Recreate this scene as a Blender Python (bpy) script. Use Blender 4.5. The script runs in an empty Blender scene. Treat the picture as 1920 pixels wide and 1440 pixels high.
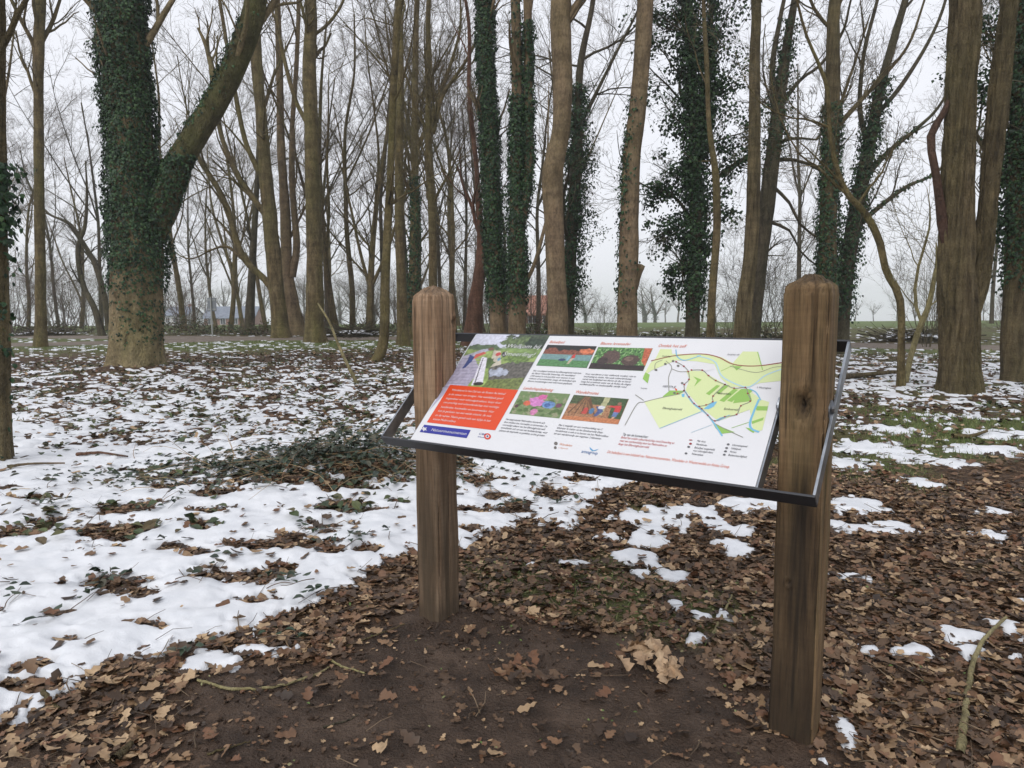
import bpy, math, random
import numpy as np
from mathutils import Matrix, Vector

# ------------------------------------------------------------------ camera, sky, sun, exposure
SC = bpy.context.scene
COL = SC.collection
F, TILT, ROLL, CAMH = 1304.75, 0.107, -0.006, 1.424      # focal length in px of a 1920 px wide picture
cam = bpy.data.cameras.new('camera'); camo = bpy.data.objects.new('camera', cam); COL.objects.link(camo)
cam.sensor_fit = 'HORIZONTAL'; cam.sensor_width = 36.0; cam.lens = F / 1920 * 36.0
cam.clip_start = 0.05; cam.clip_end = 6000
camo.matrix_world = Matrix.Translation((0, 0, CAMH)) @ Matrix.Rotation(math.pi / 2 - TILT, 4, 'X') @ Matrix.Rotation(ROLL, 4, 'Z')
SC.camera = camo

world = bpy.data.worlds.new('World'); SC.world = world; world.use_nodes = True
wn, wl = world.node_tree.nodes, world.node_tree.links
wn.clear()
sky = wn.new('ShaderNodeTexSky'); sky.sky_type = 'NISHITA'; sky.sun_disc = False
SUN_EL, SUN_ROT = math.radians(43), math.radians(209)
sky.sun_elevation = SUN_EL; sky.sun_rotation = SUN_ROT; sky.dust_density = 4.0; sky.air_density = 1.0
b1 = wn.new('ShaderNodeBackground'); b1.inputs['Strength'].default_value = 0.06
b2 = wn.new('ShaderNodeBackground'); b2.inputs['Strength'].default_value = 1.0   # closed overcast deck
tcw = wn.new('ShaderNodeTexCoord'); mpw = wn.new('ShaderNodeMapping'); mpw.inputs['Scale'].default_value = (1.0, 1.0, 2.5)
nzw = wn.new('ShaderNodeTexNoise'); nzw.inputs['Scale'].default_value = 1.6; nzw.inputs['Detail'].default_value = 5
rpw = wn.new('ShaderNodeValToRGB')
rpw.color_ramp.elements[0].position = 0.3; rpw.color_ramp.elements[0].color = (0.655, 0.67, 0.72, 1)
rpw.color_ramp.elements[1].position = 0.7; rpw.color_ramp.elements[1].color = (0.69, 0.70, 0.745, 1)
wl.new(tcw.outputs['Generated'], mpw.inputs['Vector']); wl.new(mpw.outputs[0], nzw.inputs['Vector'])
wl.new(nzw.outputs['Fac'], rpw.inputs['Fac']); wl.new(rpw.outputs['Color'], b2.inputs['Color'])
wl.new(sky.outputs[0], b1.inputs['Color'])
mxw = wn.new('ShaderNodeMixShader'); mxw.inputs[0].default_value = 0.93
outw = wn.new('ShaderNodeOutputWorld')
wl.new(b1.outputs[0], mxw.inputs[1]); wl.new(b2.outputs[0], mxw.inputs[2]); wl.new(mxw.outputs[0], outw.inputs['Surface'])

sun = bpy.data.lights.new('sun', 'SUN'); sun.energy = 1.15; sun.angle = math.radians(50); sun.color = (1.0, 0.97, 0.93)
suno = bpy.data.objects.new('sun', sun); COL.objects.link(suno)
# light comes from behind the camera, a little from the left, through the clouds
suno.rotation_euler = Vector((0.36, 0.66, -0.72)).to_track_quat('-Z', 'Y').to_euler()
suno.location = (-10, -20, 40)

SC.view_settings.view_transform = 'Standard'; SC.view_settings.look = 'None'
SC.view_settings.exposure = 0.56; SC.view_settings.gamma = 1.0
SC.view_settings.use_curve_mapping = False
SC.cycles.use_denoising = True
SC.cycles.max_bounces = 6; SC.cycles.diffuse_bounces = 3; SC.cycles.glossy_bounces = 2
SC.cycles.transmission_bounces = 2; SC.cycles.volume_bounces = 2; SC.cycles.transparent_max_bounces = 6
SC.cycles.use_adaptive_sampling = True; SC.cycles.adaptive_threshold = 0.015

# ------------------------------------------------------------------ small helpers
PI = math.pi
RNG = np.random.default_rng(11)

def tag(o, label=None, cat=None, group=None, kind=None):
    if label: o['label'] = label
    if cat: o['category'] = cat
    if group: o['group'] = group
    if kind: o['kind'] = kind
    return o

def empty(name, loc=(0, 0, 0), rz=0.0):
    o = bpy.data.objects.new(name, None); COL.objects.link(o)
    o.location = loc; o.rotation_euler = (0, 0, rz); o.empty_display_size = 0.1
    return o

def mk_mesh(name, V, faces, smooth=False, mats=(), midx=None, color=None, cname='col'):
    """V (n,3); faces: list of int arrays (m,3)/(m,4)"""
    me = bpy.data.meshes.new(name)
    V = np.ascontiguousarray(V, dtype=np.float32)
    faces = [np.asarray(f, dtype=np.int32) for f in faces if len(f)]
    loops = np.concatenate([f.ravel() for f in faces]) if faces else np.zeros(0, np.int32)
    sizes = np.concatenate([np.full(len(f), f.shape[1], np.int32) for f in faces]) if faces else np.zeros(0, np.int32)
    starts = np.concatenate([[0], np.cumsum(sizes)[:-1]]).astype(np.int32) if len(sizes) else sizes
    me.vertices.add(len(V)); me.vertices.foreach_set('co', V.ravel())
    me.loops.add(len(loops)); me.loops.foreach_set('vertex_index', loops)
    me.polygons.add(len(sizes)); me.polygons.foreach_set('loop_start', starts)
    me.polygons.foreach_set('use_smooth', np.full(len(sizes), bool(smooth)))
    for m in mats: me.materials.append(m)
    if midx is not None: me.polygons.foreach_set('material_index', np.asarray(midx, np.int32))
    me.update(calc_edges=True)
    if color is not None:
        ca = me.color_attributes.new(cname, 'FLOAT_COLOR', 'POINT')
        c = np.ones((len(V), 4), np.float32); c[:, :color.shape[1]] = color
        ca.data.foreach_set('color', c.ravel())
    return me

def link(name, me, parent=None, loc=None):
    o = bpy.data.objects.new(name, me); COL.objects.link(o)
    if parent is not None: o.parent = parent
    if loc is not None: o.location = loc
    return o

class Geo:
    """collects vertex and face arrays into one mesh"""
    def __init__(s): s.V = []; s.F = []; s.n = 0; s.M = []
    def add(s, V, Fs, m=0):
        V = np.asarray(V, float).reshape(-1, 3)
        for f in (Fs if isinstance(Fs, list) else [Fs]):
            f = np.asarray(f, int)
            if len(f): s.F.append(f + s.n); s.M.append(np.full(len(f), m))
        s.V.append(V); s.n += len(V)
    def box(s, c, h, m=0, R=None, bev=0.0):
        c = np.asarray(c, float); h = np.asarray(h, float)
        q = np.array([[x, y, z] for x in (-1, 1) for y in (-1, 1) for z in (-1, 1)], float) * h
        if R is not None: q = q @ np.asarray(R).T
        s.add(q + c, np.array([[0, 1, 3, 2], [4, 6, 7, 5], [0, 4, 5, 1], [2, 3, 7, 6], [0, 2, 6, 4], [1, 5, 7, 3]]), m)
    def mesh(s, name, mats, smooth=False):
        tri = [f for f in s.F]
        me = mk_mesh(name, np.concatenate(s.V), tri, smooth, mats, np.concatenate(s.M))
        return me

def norm(a): return a / np.maximum(np.linalg.norm(a, axis=-1, keepdims=True), 1e-9)

_perm = np.random.default_rng(5).permutation(512)
_gr = np.random.default_rng(6).normal(size=(512, 2)); _gr /= np.linalg.norm(_gr, axis=1, keepdims=True)
def perlin(x, y):
    x = np.asarray(x, float); y = np.asarray(y, float)
    xi = np.floor(x).astype(int); yi = np.floor(y).astype(int); xf = x - xi; yf = y - yi
    u = xf ** 3 * (xf * (xf * 6 - 15) + 10); v = yf ** 3 * (yf * (yf * 6 - 15) + 10)
    def g(i, j, a, b):
        h = _perm[(_perm[(xi + i) & 511] + yi + j) & 511]
        return _gr[h, 0] * a + _gr[h, 1] * b
    n00 = g(0, 0, xf, yf); n10 = g(1, 0, xf - 1, yf); n01 = g(0, 1, xf, yf - 1); n11 = g(1, 1, xf - 1, yf - 1)
    return (n00 * (1 - u) + n10 * u) * (1 - v) + (n01 * (1 - u) + n11 * u) * v
def fbm(x, y, o=4, gain=0.5):
    a = 1.0; t = 0; f = 1.0
    for k in range(o):
        t = t + a * perlin(x * f + 17.3 * k, y * f - 9.1 * k); a *= gain; f *= 2.03
    return t * 1.4
def sstep(a, b, x):
    t = np.clip((x - a) / (b - a), 0, 1); return t * t * (3 - 2 * t)

# pixel of the 1920 x 1440 photograph -> ray -> place on the ground
def ray(px, py):
    u0, v0 = px - 960, py - 720
    cr, sr = math.cos(-ROLL), math.sin(-ROLL)
    u, v = u0 * cr - v0 * sr, u0 * sr + v0 * cr
    c, s = math.cos(TILT), math.sin(TILT)
    return np.array([u, F * c - v * s, -F * s - v * c]) / F
def zbase(y):
    y = np.asarray(y, float)
    z = np.interp(y, [3, 30, 36, 50, 80], [0, .324, .33, .2, -.18])
    return np.where(y > 80, CAMH - 0.02 * y - .0, z)
def at(px, py):
    d = ray(px, py); lo, hi = 0.5, 400.0
    f = lambda t: CAMH + d[2] * t - float(zbase(d[1] * t))
    for _ in range(60):
        m = (lo + hi) / 2
        if f(m) > 0: lo = m
        else: hi = m
    return np.array([d[0] * lo, d[1] * lo, CAMH + d[2] * lo])
def atd(px, py, depth):
    d = ray(px, py); t = depth / d[1]
    return np.array([d[0] * t, depth, CAMH + d[2] * t])

# ------------------------------------------------------------------ ground heights, zones and snow
PATH1 = np.array([(-60, 44), (-30, 34), (-20, 31), (-10, 28.3), (-2, 27.4), (5, 25.3), (11.7, 21.6), (18, 18.8), (40, 10)], float)
PATH2 = np.array([(-10.5, 28.3), (-13.5, 26.4), (-17.5, 25.2), (-24, 23.5), (-50, 18)], float)
def seg_dist(x, y, P):
    best = np.full(np.shape(x), 1e9)
    for a, b in zip(P[:-1], P[1:]):
        ab = b - a; t = np.clip(((x - a[0]) * ab[0] + (y - a[1]) * ab[1]) / (ab @ ab), 0, 1)
        best = np.minimum(best, np.hypot(x - a[0] - t * ab[0], y - a[1] - t * ab[1]))
    return best
TREE3 = at(255, 697); MOUND = at(690, 885); HUMP2 = at(560, 930)
MOUNDS = [(TREE3[0], TREE3[1] - .1, 1.5, .16), (MOUND[0], MOUND[1], .75, .12), (HUMP2[0], HUMP2[1], .8, .05)]
def gz(x, y, fine=True):
    x = np.asarray(x, float); y = np.asarray(y, float)
    z = zbase(y)
    near = np.clip(1 - np.hypot(x, y) / 120, 0, 1)
    pth = np.minimum(seg_dist(x, y, PATH1), seg_dist(x, y, PATH2))
    k = sstep(0.6, 2.2, pth) * near
    z = z + .05 * fbm(x * .55, y * .55, 3) * k * sstep(2, 5, np.abs(y)) * np.interp(y, [14, 22], [1, .35])
    for mx, my, r, h in MOUNDS:
        z = z + h * np.exp(-((x - mx) ** 2 + (y - my) ** 2) / (r * r))
    if fine:
        z = z + (.012 * fbm(x * 2.6, y * 2.6, 3) + .005 * fbm(x * 11, y * 11, 2)) * k * np.interp(y, [14, 22], [1, .5])
        z = z + np.where((y > 1) & (y < 4.5), .016 * sstep(-.45, .05, sdf(x, y, MUD)) * np.maximum(fbm(x * 6 + 3, y * 6, 4) - .02, 0) * (.35 + sstep(.25, -.1, sdf(x, y, MUD))), 0)
        for cx, cy in ((-.342, 3.078), (.937, 2.187)): z = z + (.022 + .018 * fbm(x * 12, y * 12, 3)) * np.exp(-((x - cx) ** 2 + (y - cy) ** 2) / .035)
    return z
def pathw(x, y):
    d1 = seg_dist(x, y, PATH1) + .12 * fbm(x * 1.3, y * 1.3, 3); d2 = seg_dist(x, y, PATH2) + .12 * fbm(x * 1.3, y * 1.3, 3)
    return np.maximum(1 - sstep(1.25, 1.5, d1), 1 - sstep(1.2, 1.5, d2))
def poly_world(pp): return np.array([at(*p)[:2] for p in pp])
def sdf(x, y, P):
    """positive inside"""
    d = np.full(np.shape(x), 1e9); ins = np.zeros(np.shape(x), bool)
    for a, b in zip(P, np.roll(P, -1, 0)):
        ab = b - a; t = np.clip(((x - a[0]) * ab[0] + (y - a[1]) * ab[1]) / max(ab @ ab, 1e-9), 0, 1)
        d = np.minimum(d, np.hypot(x - a[0] - t * ab[0], y - a[1] - t * ab[1]))
        c = ((a[1] > y) != (b[1] > y)); den = (b[1] - a[1]) if abs(b[1] - a[1]) > 1e-12 else 1e-12
        ins ^= c & (x < ab[0] * (y - a[1]) / den + a[0])
    return np.where(ins, d, -d)
SOLID = poly_world([(-700, 1600), (-250, 1440), (0, 1345), (85, 1318), (150, 1260), (215, 1232), (330, 1205), (405, 1198), (500, 1170), (560, 1135), (640, 1105),
                    (700, 1066), (735, 1048), (790, 1030), (865, 1026), (935, 985), (1010, 968), (1060, 985), (1080, 962), (1130, 925), (1195, 908),
                    (1150, 880), (1000, 868), (860, 855), (700, 842), (400, 838), (0, 838), (-700, 860)])
MUD = poly_world([(330, 1290), (560, 1225), (720, 1170), (900, 1165), (1150, 1200), (1330, 1240), (1460, 1300), (1640, 1480), (1700, 1900), (200, 1900), (180, 1480), (420, 1370)])
TROD = poly_world([(0, 1365), (150, 1320), (330, 1275), (480, 1330), (420, 1440), (300, 1700), (-300, 1700), (-200, 1440)])
GRASS_R = poly_world([(1560, 800), (1640, 775), (1920, 782), (2300, 800), (2300, 870), (1920, 850), (1800, 880), (1700, 900), (1560, 905)])
GRASS_M = poly_world([(860, 1060), (1150, 1050), (1330, 1090), (1420, 1150), (1300, 1215), (1050, 1185), (860, 1160)])
# snow patches: pixel centre, half width, half height
PATCH = [(395, 1243, 62, 18), (490, 1222, 50, 11), (1225, 975, 62, 22), (1215, 1010, 45, 14), (1200, 1043, 38, 17), (1262, 1077, 40, 13), (1205, 1071, 20, 8),
         (1380, 1030, 34, 13), (1375, 1002, 40, 8), (1340, 985, 30, 7), (1300, 960, 40, 12), (1420, 950, 60, 14), (1600, 950, 62, 17), (1680, 992, 46, 12), (1600, 995, 40, 12), (1725, 908, 32, 8), (1605, 1083, 34, 9),
         (1860, 963, 28, 7), (1855, 1007, 34, 9), (1790, 1195, 52, 17), (1830, 1222, 36, 14), (1905, 1190, 22, 25), (1690, 1222, 38, 11), (1630, 1218, 22, 8), (1575, 1388, 36, 22),
         (1305, 1197, 26, 10), (1300, 1150, 16, 9), (1268, 1135, 8, 6), (1357, 1155, 8, 5), (1075, 1058, 28, 6), (1000, 1062, 14, 5), (1925, 1130, 16, 6), (1135, 1003, 18, 6), (935, 985, 30, 10), (708, 990, 30, 12),
         (1620, 840, 60, 12), (1700, 858, 50, 10), (1590, 870, 50, 12), (1780, 868, 40, 9), (1850, 845, 60, 10), (1660, 805, 50, 8), (1880, 815, 60, 8), (1545, 1435, 12, 6)]
PATCHW = []
for px, py, hw, hh in PATCH:
    c = at(px, py); e1 = at(px + hw, py); e2 = at(px, py - hh); e3 = at(px, py + hh)
    PATCHW.append((c[0], c[1], abs(e1[0] - c[0]), max((e2[1] - e3[1]) / 2, .03)))
# openings in the snow where leaves and bramble stand through: pixel centre, half width, half height
VOID = [(395, 1085, 42, 10), (215, 1095, 90, 12), (120, 1150, 26, 12), (475, 1125, 50, 9), (285, 1175, 50, 9), (130, 1205, 30, 8), (60, 1250, 50, 14), (60, 1290, 60, 14), (340, 1215, 55, 16), (90, 985, 32, 10),
        (230, 970, 60, 12), (160, 1000, 60, 8), (560, 920, 75, 12), (690, 900, 95, 20), (600, 880, 85, 14), (520, 900, 70, 9), (640, 925, 60, 9), (640, 960, 65, 10), (540, 1025, 70, 10), (620, 1040, 30, 8), (400, 940, 45, 9), (470, 905, 80, 9), (330, 900, 60, 6),
        (690, 1035, 30, 8), (960, 950, 50, 9), (1030, 925, 40, 10), (1090, 905, 30, 7), (930, 930, 30, 7), (890, 905, 30, 9), (330, 1035, 30, 7), (60, 940, 60, 6), (880, 990, 20, 7), (450, 1200, 60, 8), (245, 880, 60, 7)]
VOIDW = []
for px, py, hw, hh in VOID:
    c = at(px, py); e1 = at(px + hw, py); e2 = at(px, py - hh); e3 = at(px, py + hh)
    VOIDW.append((c[0], c[1], abs(e1[0] - c[0]), max((e2[1] - e3[1]) / 2, .03)))
rv = np.random.default_rng(91)
for _ in range(62):
    px_ = rv.uniform(-60, 1050); c = at(px_, rv.uniform(855, float(np.interp(px_, [0, 500, 750, 1050], [1200, 1080, 985, 930])))); a = rv.uniform(.05, .17); VOIDW.append((c[0], c[1], a, a * rv.uniform(.4, .9)))
def mudw(x, y): return sstep(-.25, .15, sdf(x, y, MUD) + .25 * fbm(x * 1.7, y * 1.7, 3))
def grassw(x, y):
    n = fbm(x * .9, y * .9, 3)
    pd = seg_dist(x, y, PATH1)
    behind = (y > np.interp(x, PATH1[:, 0], PATH1[:, 1]))
    strip = np.where(~behind & (y > 12), 1 - sstep(3.6, 8.0, pd + 1.6 * n + .16 * x), 0)
    g = np.maximum(strip, sstep(-.3, .5, sdf(x, y, GRASS_R) + .5 * n))
    g = np.maximum(g, .75 * sstep(-.1, .3, sdf(x, y, GRASS_M) + .35 * n))
    g = np.maximum(g, .55 * sstep(.15, .6, n) * (x > .8) * (y > 3.2)); g = np.maximum(g, .45 * sstep(.1, .6, fbm(x * .7 + 30, y * .7, 3)) * (y > 7))
    return np.clip(g, 0, 1)
def snow(x, y):
    n1 = fbm(x * 2.3, y * 2.3, 3); n2 = fbm(x * 8.5 + 5, y * 8.5, 3); n3 = fbm(x * 5 - 31, y * 5 + 12, 4)
    S = np.clip(sdf(x, y, SOLID) / .16, -3, 1.6) + .35 * n1 + .55 * n2
    # small leaf holes, more of them farther back
    hole = fbm(x * 6.5 + 40, y * 6.5, 3)
    S = np.minimum(S, 1.25 - 1.5 * np.maximum(hole - .22 + .045 * (y - 3.5), -1))
    for cx, cy, a, b in VOIDW:
        S = np.minimum(S, 1.5 * (np.hypot((x - cx) / a, (y - cy) / b) - 1) + .7 * n2 + .3 * n1 + .15)
    # patchy snow farther back
    q = x / np.maximum(y, .5)
    cov = np.interp(y, [6, 7, 10, 14, 17, 20, 23, 26, 30, 40], [-.35, .10, -.02, -.10, -.28, -.30, -.27, -.28, -.4, -.6])
    covr = np.interp(y, [5.5, 6.5, 8, 9, 10.5, 13, 16, 19, 24, 30], [-1.2, -.5, -.3, -.25, .0, .02, -.1, -.2, -.4, -.5])
    w = sstep(-.1, .25, q - .08)
    cc = cov * (1 - w) + covr * w
    cc = cc - 1.2 * sstep(.1, .3, q) * (1 - sstep(5.6, 6.6, y))
    S2 = 1.5 * cc + .5 * n1 + .75 * n3 + .8 * n2 + .25 * fbm(x * .7, y * .7, 2)
    S = np.maximum(S, np.where(y > 5.6, S2, -2))
    for cx, cy, a, b in PATCHW:
        S = np.maximum(S, min(1.5, .45 + a * 9) * (1.05 - np.hypot((x - cx) / a, (y - cy) / b)) + 1.0 * n2 + .6 * n3)
    S = S + np.where(y < 7, .28 * fbm(x * 21, y * 21, 2), 0)
    for cx, cy in ((-.342, 3.078), (.937, 2.187)):
        S = np.minimum(S, 6 * (np.hypot(x - cx, y - cy) - .14))
    S = np.where(y > 52, -2, S)
    return np.minimum(S, 1.2 - 4 * pathw(x, y))
def snow_h(x, y, S=None):
    if S is None: S = snow(x, y)
    t = np.clip(S, 0, 1.3) / 1.3
    thick = np.interp(y, [3, 6, 10, 25], [.042, .04, .03, .035]) * np.where((y < 6.5), .5 + .5 * sstep(-.2, .1, sdf(x, y, SOLID)), 1)
    return np.where(S > 0, thick * t ** .4 * (1 + .4 * fbm(x * 4, y * 4, 2)) + .002, -.02)
def top(x, y):
    return gz(x, y) + np.maximum(snow_h(x, y), 0)

# ------------------------------------------------------------------ materials
def mat(name):
    m = bpy.data.materials.new(name); m.use_nodes = True
    nt = m.node_tree; b = nt.nodes['Principled BSDF']
    return m, nt, nt.nodes, nt.links, b
def ramp(N, cols, pos=None, interp='LINEAR'):
    r = N.new('ShaderNodeValToRGB'); e = r.color_ramp.elements; r.color_ramp.interpolation = interp
    pos = pos or [i / (len(cols) - 1) for i in range(len(cols))]
    while len(e) < len(cols): e.new(0.5)
    for k, (c, p) in enumerate(zip(cols, pos)): e[k].position = p; e[k].color = (*c, 1)
    return r
def noise(N, L, vec, scale, detail=4, rough=.55, sc3=None, dist=0.0):
    n = N.new('ShaderNodeTexNoise'); n.inputs['Scale'].default_value = scale; n.inputs['Detail'].default_value = detail
    n.inputs['Roughness'].default_value = rough; n.inputs['Distortion'].default_value = dist
    if sc3:
        mp = N.new('ShaderNodeMapping'); mp.inputs['Scale'].default_value = sc3; L.new(vec, mp.inputs['Vector']); vec = mp.outputs[0]
    L.new(vec, n.inputs['Vector']); return n
def mix(N, L, fac, a, b, blend='MIX'):
    m = N.new('ShaderNodeMix'); m.data_type = 'RGBA'; m.blend_type = blend
    for s, v in ((0, fac), (6, a), (7, b)):
        if hasattr(v, 'is_output'): L.new(v, m.inputs[s])
        elif s == 0: m.inputs[0].default_value = v
        else: m.inputs[s].default_value = (*v, 1)
    return m.outputs[2]
def bump(N, L, b, h, strength, dist=.02):
    n = N.new('ShaderNodeBump'); n.inputs['Strength'].default_value = strength; n.inputs['Distance'].default_value = dist
    L.new(h, n.inputs['Height']); L.new(n.outputs[0], b.inputs['Normal']); return n
def flat(name, col, rough=.7, metal=0.0):
    m, nt, N, L, b = mat(name); b.inputs['Base Color'].default_value = (*col, 1); b.inputs['Roughness'].default_value = rough
    b.inputs['Metallic'].default_value = metal; return m

def leaf_mat(name, cols, pos=None, rough=.55, per='ISLAND', var=.25, spec=.4):
    m, nt, N, L, b = mat(name)
    if per == 'ISLAND': g = N.new('ShaderNodeNewGeometry'); r = g.outputs['Random Per Island']
    else: g = N.new('ShaderNodeObjectInfo'); r = g.outputs['Random']
    rp = ramp(N, cols, pos); L.new(r, rp.inputs['Fac'])
    tc = N.new('ShaderNodeTexCoord'); nz = noise(N, L, tc.outputs['Object'], 38, 3)
    rr = ramp(N, [(1 - var,) * 3, (1 + var,) * 3], [.3, .7]); L.new(nz.outputs['Fac'], rr.inputs['Fac'])
    L.new(mix(N, L, 1.0, rp.outputs['Color'], rr.outputs['Color'], 'MULTIPLY'), b.inputs['Base Color'])
    b.inputs['Roughness'].default_value = rough; b.inputs['Specular IOR Level'].default_value = spec
    return m
LITTER = [(.028, .017, .011), (.068, .04, .023), (.13, .076, .04), (.13, .06, .03), (.22, .14, .076), (.40, .28, .165)]
LPOS = [0, .25, .5, .64, .84, 1]
M_LEAF = leaf_mat('dry_oak_leaves', LITTER, LPOS)
M_LEAF1 = leaf_mat('dry_oak_leaf', LITTER, LPOS, per='OBJ')
M_PALE = leaf_mat('pale_curled_leaf', [(.24, .15, .085), (.38, .26, .16), (.46, .33, .21)], per='OBJ')
M_IVY = leaf_mat('ivy_leaves', [(.006, .017, .007), (.011, .033, .012), (.02, .055, .018), (.045, .09, .028)], rough=.5, spec=.28)
M_BRAM = leaf_mat('bramble_leaves', [(.018, .028, .018), (.025, .045, .024), (.045, .065, .04), (.06, .05, .03)], rough=.45, spec=.5)
M_COVER = leaf_mat('ground_cover_leaves', [(.022, .034, .016), (.045, .07, .024), (.075, .07, .03), (.1, .07, .035), (.075, .11, .035)], rough=.55)
M_GRASS = leaf_mat('grass_blades', [(.06, .10, .022), (.10, .15, .035), (.15, .18, .06), (.22, .19, .10)], rough=.6)
M_BITS = leaf_mat('twig_bits', [(.05, .034, .022), (.10, .068, .042), (.19, .135, .085)], rough=.8)
M_STRAW = leaf_mat('dry_straw', [(.14, .085, .045), (.42, .30, .16), (.2, .11, .06)], rough=.7)

def bark(name, c1, c2, c3, green, gamt=.5, scale=1.0, ridges=.5):
    m, nt, N, L, b = mat(name)
    tc = N.new('ShaderNodeTexCoord'); V = tc.outputs['Object']
    n1 = noise(N, L, V, 9 * scale, 6, .62, (1, 1, .22 if scale < 1.5 else .1)); n2 = noise(N, L, V, 1.3, 3, .5, (1, 1, .35)); n3 = noise(N, L, V, 34 * scale, 4, .6, (1, 1, .5))
    r1 = ramp(N, [c1, c2, c3], [.28, .5, .75]); L.new(n1.outputs['Fac'], r1.inputs['Fac'])
    rg = ramp(N, [(0, 0, 0), (gamt,) * 3], [.38, .68]); L.new(n2.outputs['Fac'], rg.inputs['Fac'])
    col = mix(N, L, rg.outputs['Color'], r1.outputs['Color'], green)
    rd = ramp(N, [(.55,) * 3, (1.12,) * 3], [.3, .62]); L.new(n3.outputs['Fac'], rd.inputs['Fac'])
    n5 = noise(N, L, V, 3.2, 5, .65, (1, 1, .6)); r5 = ramp(N, [(.5, .48, .44), (1.0, 1.0, 1.0), (1.35, 1.3, 1.22)], [.3, .5, .72]); L.new(n5.outputs['Fac'], r5.inputs['Fac'])
    n6 = noise(N, L, V, 5, 3, .6, (.25, .25, 1.6)); r6 = ramp(N, [(.78,) * 3, (1.1,) * 3], [.38, .6]); L.new(n6.outputs['Fac'], r6.inputs['Fac'])
    col = mix(N, L, .8, col, r5.outputs['Color'], 'MULTIPLY'); col = mix(N, L, .7, col, r6.outputs['Color'], 'MULTIPLY')
    n7 = noise(N, L, V, 2.1, 4, .6, (1, 1, .7), .8); r7 = ramp(N, [(0, 0, 0), (.75,) * 3], [.62, .69]); L.new(n7.outputs['Fac'], r7.inputs['Fac']); col = mix(N, L, r7.outputs['Color'], col, tuple(.45 * a_ for a_ in c1))
    L.new(mix(N, L, .85, col, rd.outputs['Color'], 'MULTIPLY'), b.inputs['Base Color'])
    b.inputs['Roughness'].default_value = .85; b.inputs['Specular IOR Level'].default_value = .25
    ad = N.new('ShaderNodeMath'); ad.operation = 'ADD'; L.new(n1.outputs['Fac'], ad.inputs[0]); L.new(n3.outputs['Fac'], ad.inputs[1])
    bump(N, L, b, ad.outputs[0], min(1, ridges * 1.3), .09)
    return m
B_OLIVE = bark('olive_algae_bark', (.058, .042, .022), (.135, .10, .05), (.215, .165, .088), (.125, .12, .038), .6)
B_BROWN = bark('smooth_brown_bark', (.095, .066, .04), (.175, .125, .077), (.25, .185, .118), (.15, .125, .054), .45, .8, .25)
B_OAK = bark('ridged_oak_bark', (.042, .03, .017), (.18, .138, .074), (.28, .222, .125), (.16, .15, .06), .4, 2.1, 1.0)
B_DARK = bark('dark_wet_bark', (.04, .034, .025), (.085, .07, .048), (.13, .11, .07), (.085, .09, .04), .5)
B_TAN = bark('tan_scuffed_bark', (.12, .088, .05), (.27, .205, .12), (.38, .30, .18), (.15, .14, .06), .7, 1.0, .5)
B_RED = bark('raw_red_wood', (.07, .03, .02), (.13, .065, .042), (.2, .11, .075), (.1, .07, .04), .3)
B_PEEL = bark('peeled_dark_red_wood', (.045, .022, .016), (.085, .045, .032), (.14, .085, .06), (.07, .05, .03), .4)
B_MOSS = bark('dark_mossy_bark', (.045, .036, .02), (.10, .082, .042), (.15, .125, .065), (.085, .095, .03), .8, 1.0, .6)
B_YEL = bark('pale_yellow_bark', (.16, .13, .07), (.27, .23, .12), (.36, .31, .18), (.22, .21, .08), .5)
M_TWIG = bark('fine_branches', (.08, .066, .046), (.13, .108, .075), (.18, .15, .10), (.13, .125, .065), .5, 1, .2)
M_TWIG2 = bark('russet_fine_branches', (.10, .072, .06), (.16, .12, .10), (.21, .16, .135), (.14, .11, .07), .3, 1, .2)

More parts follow.
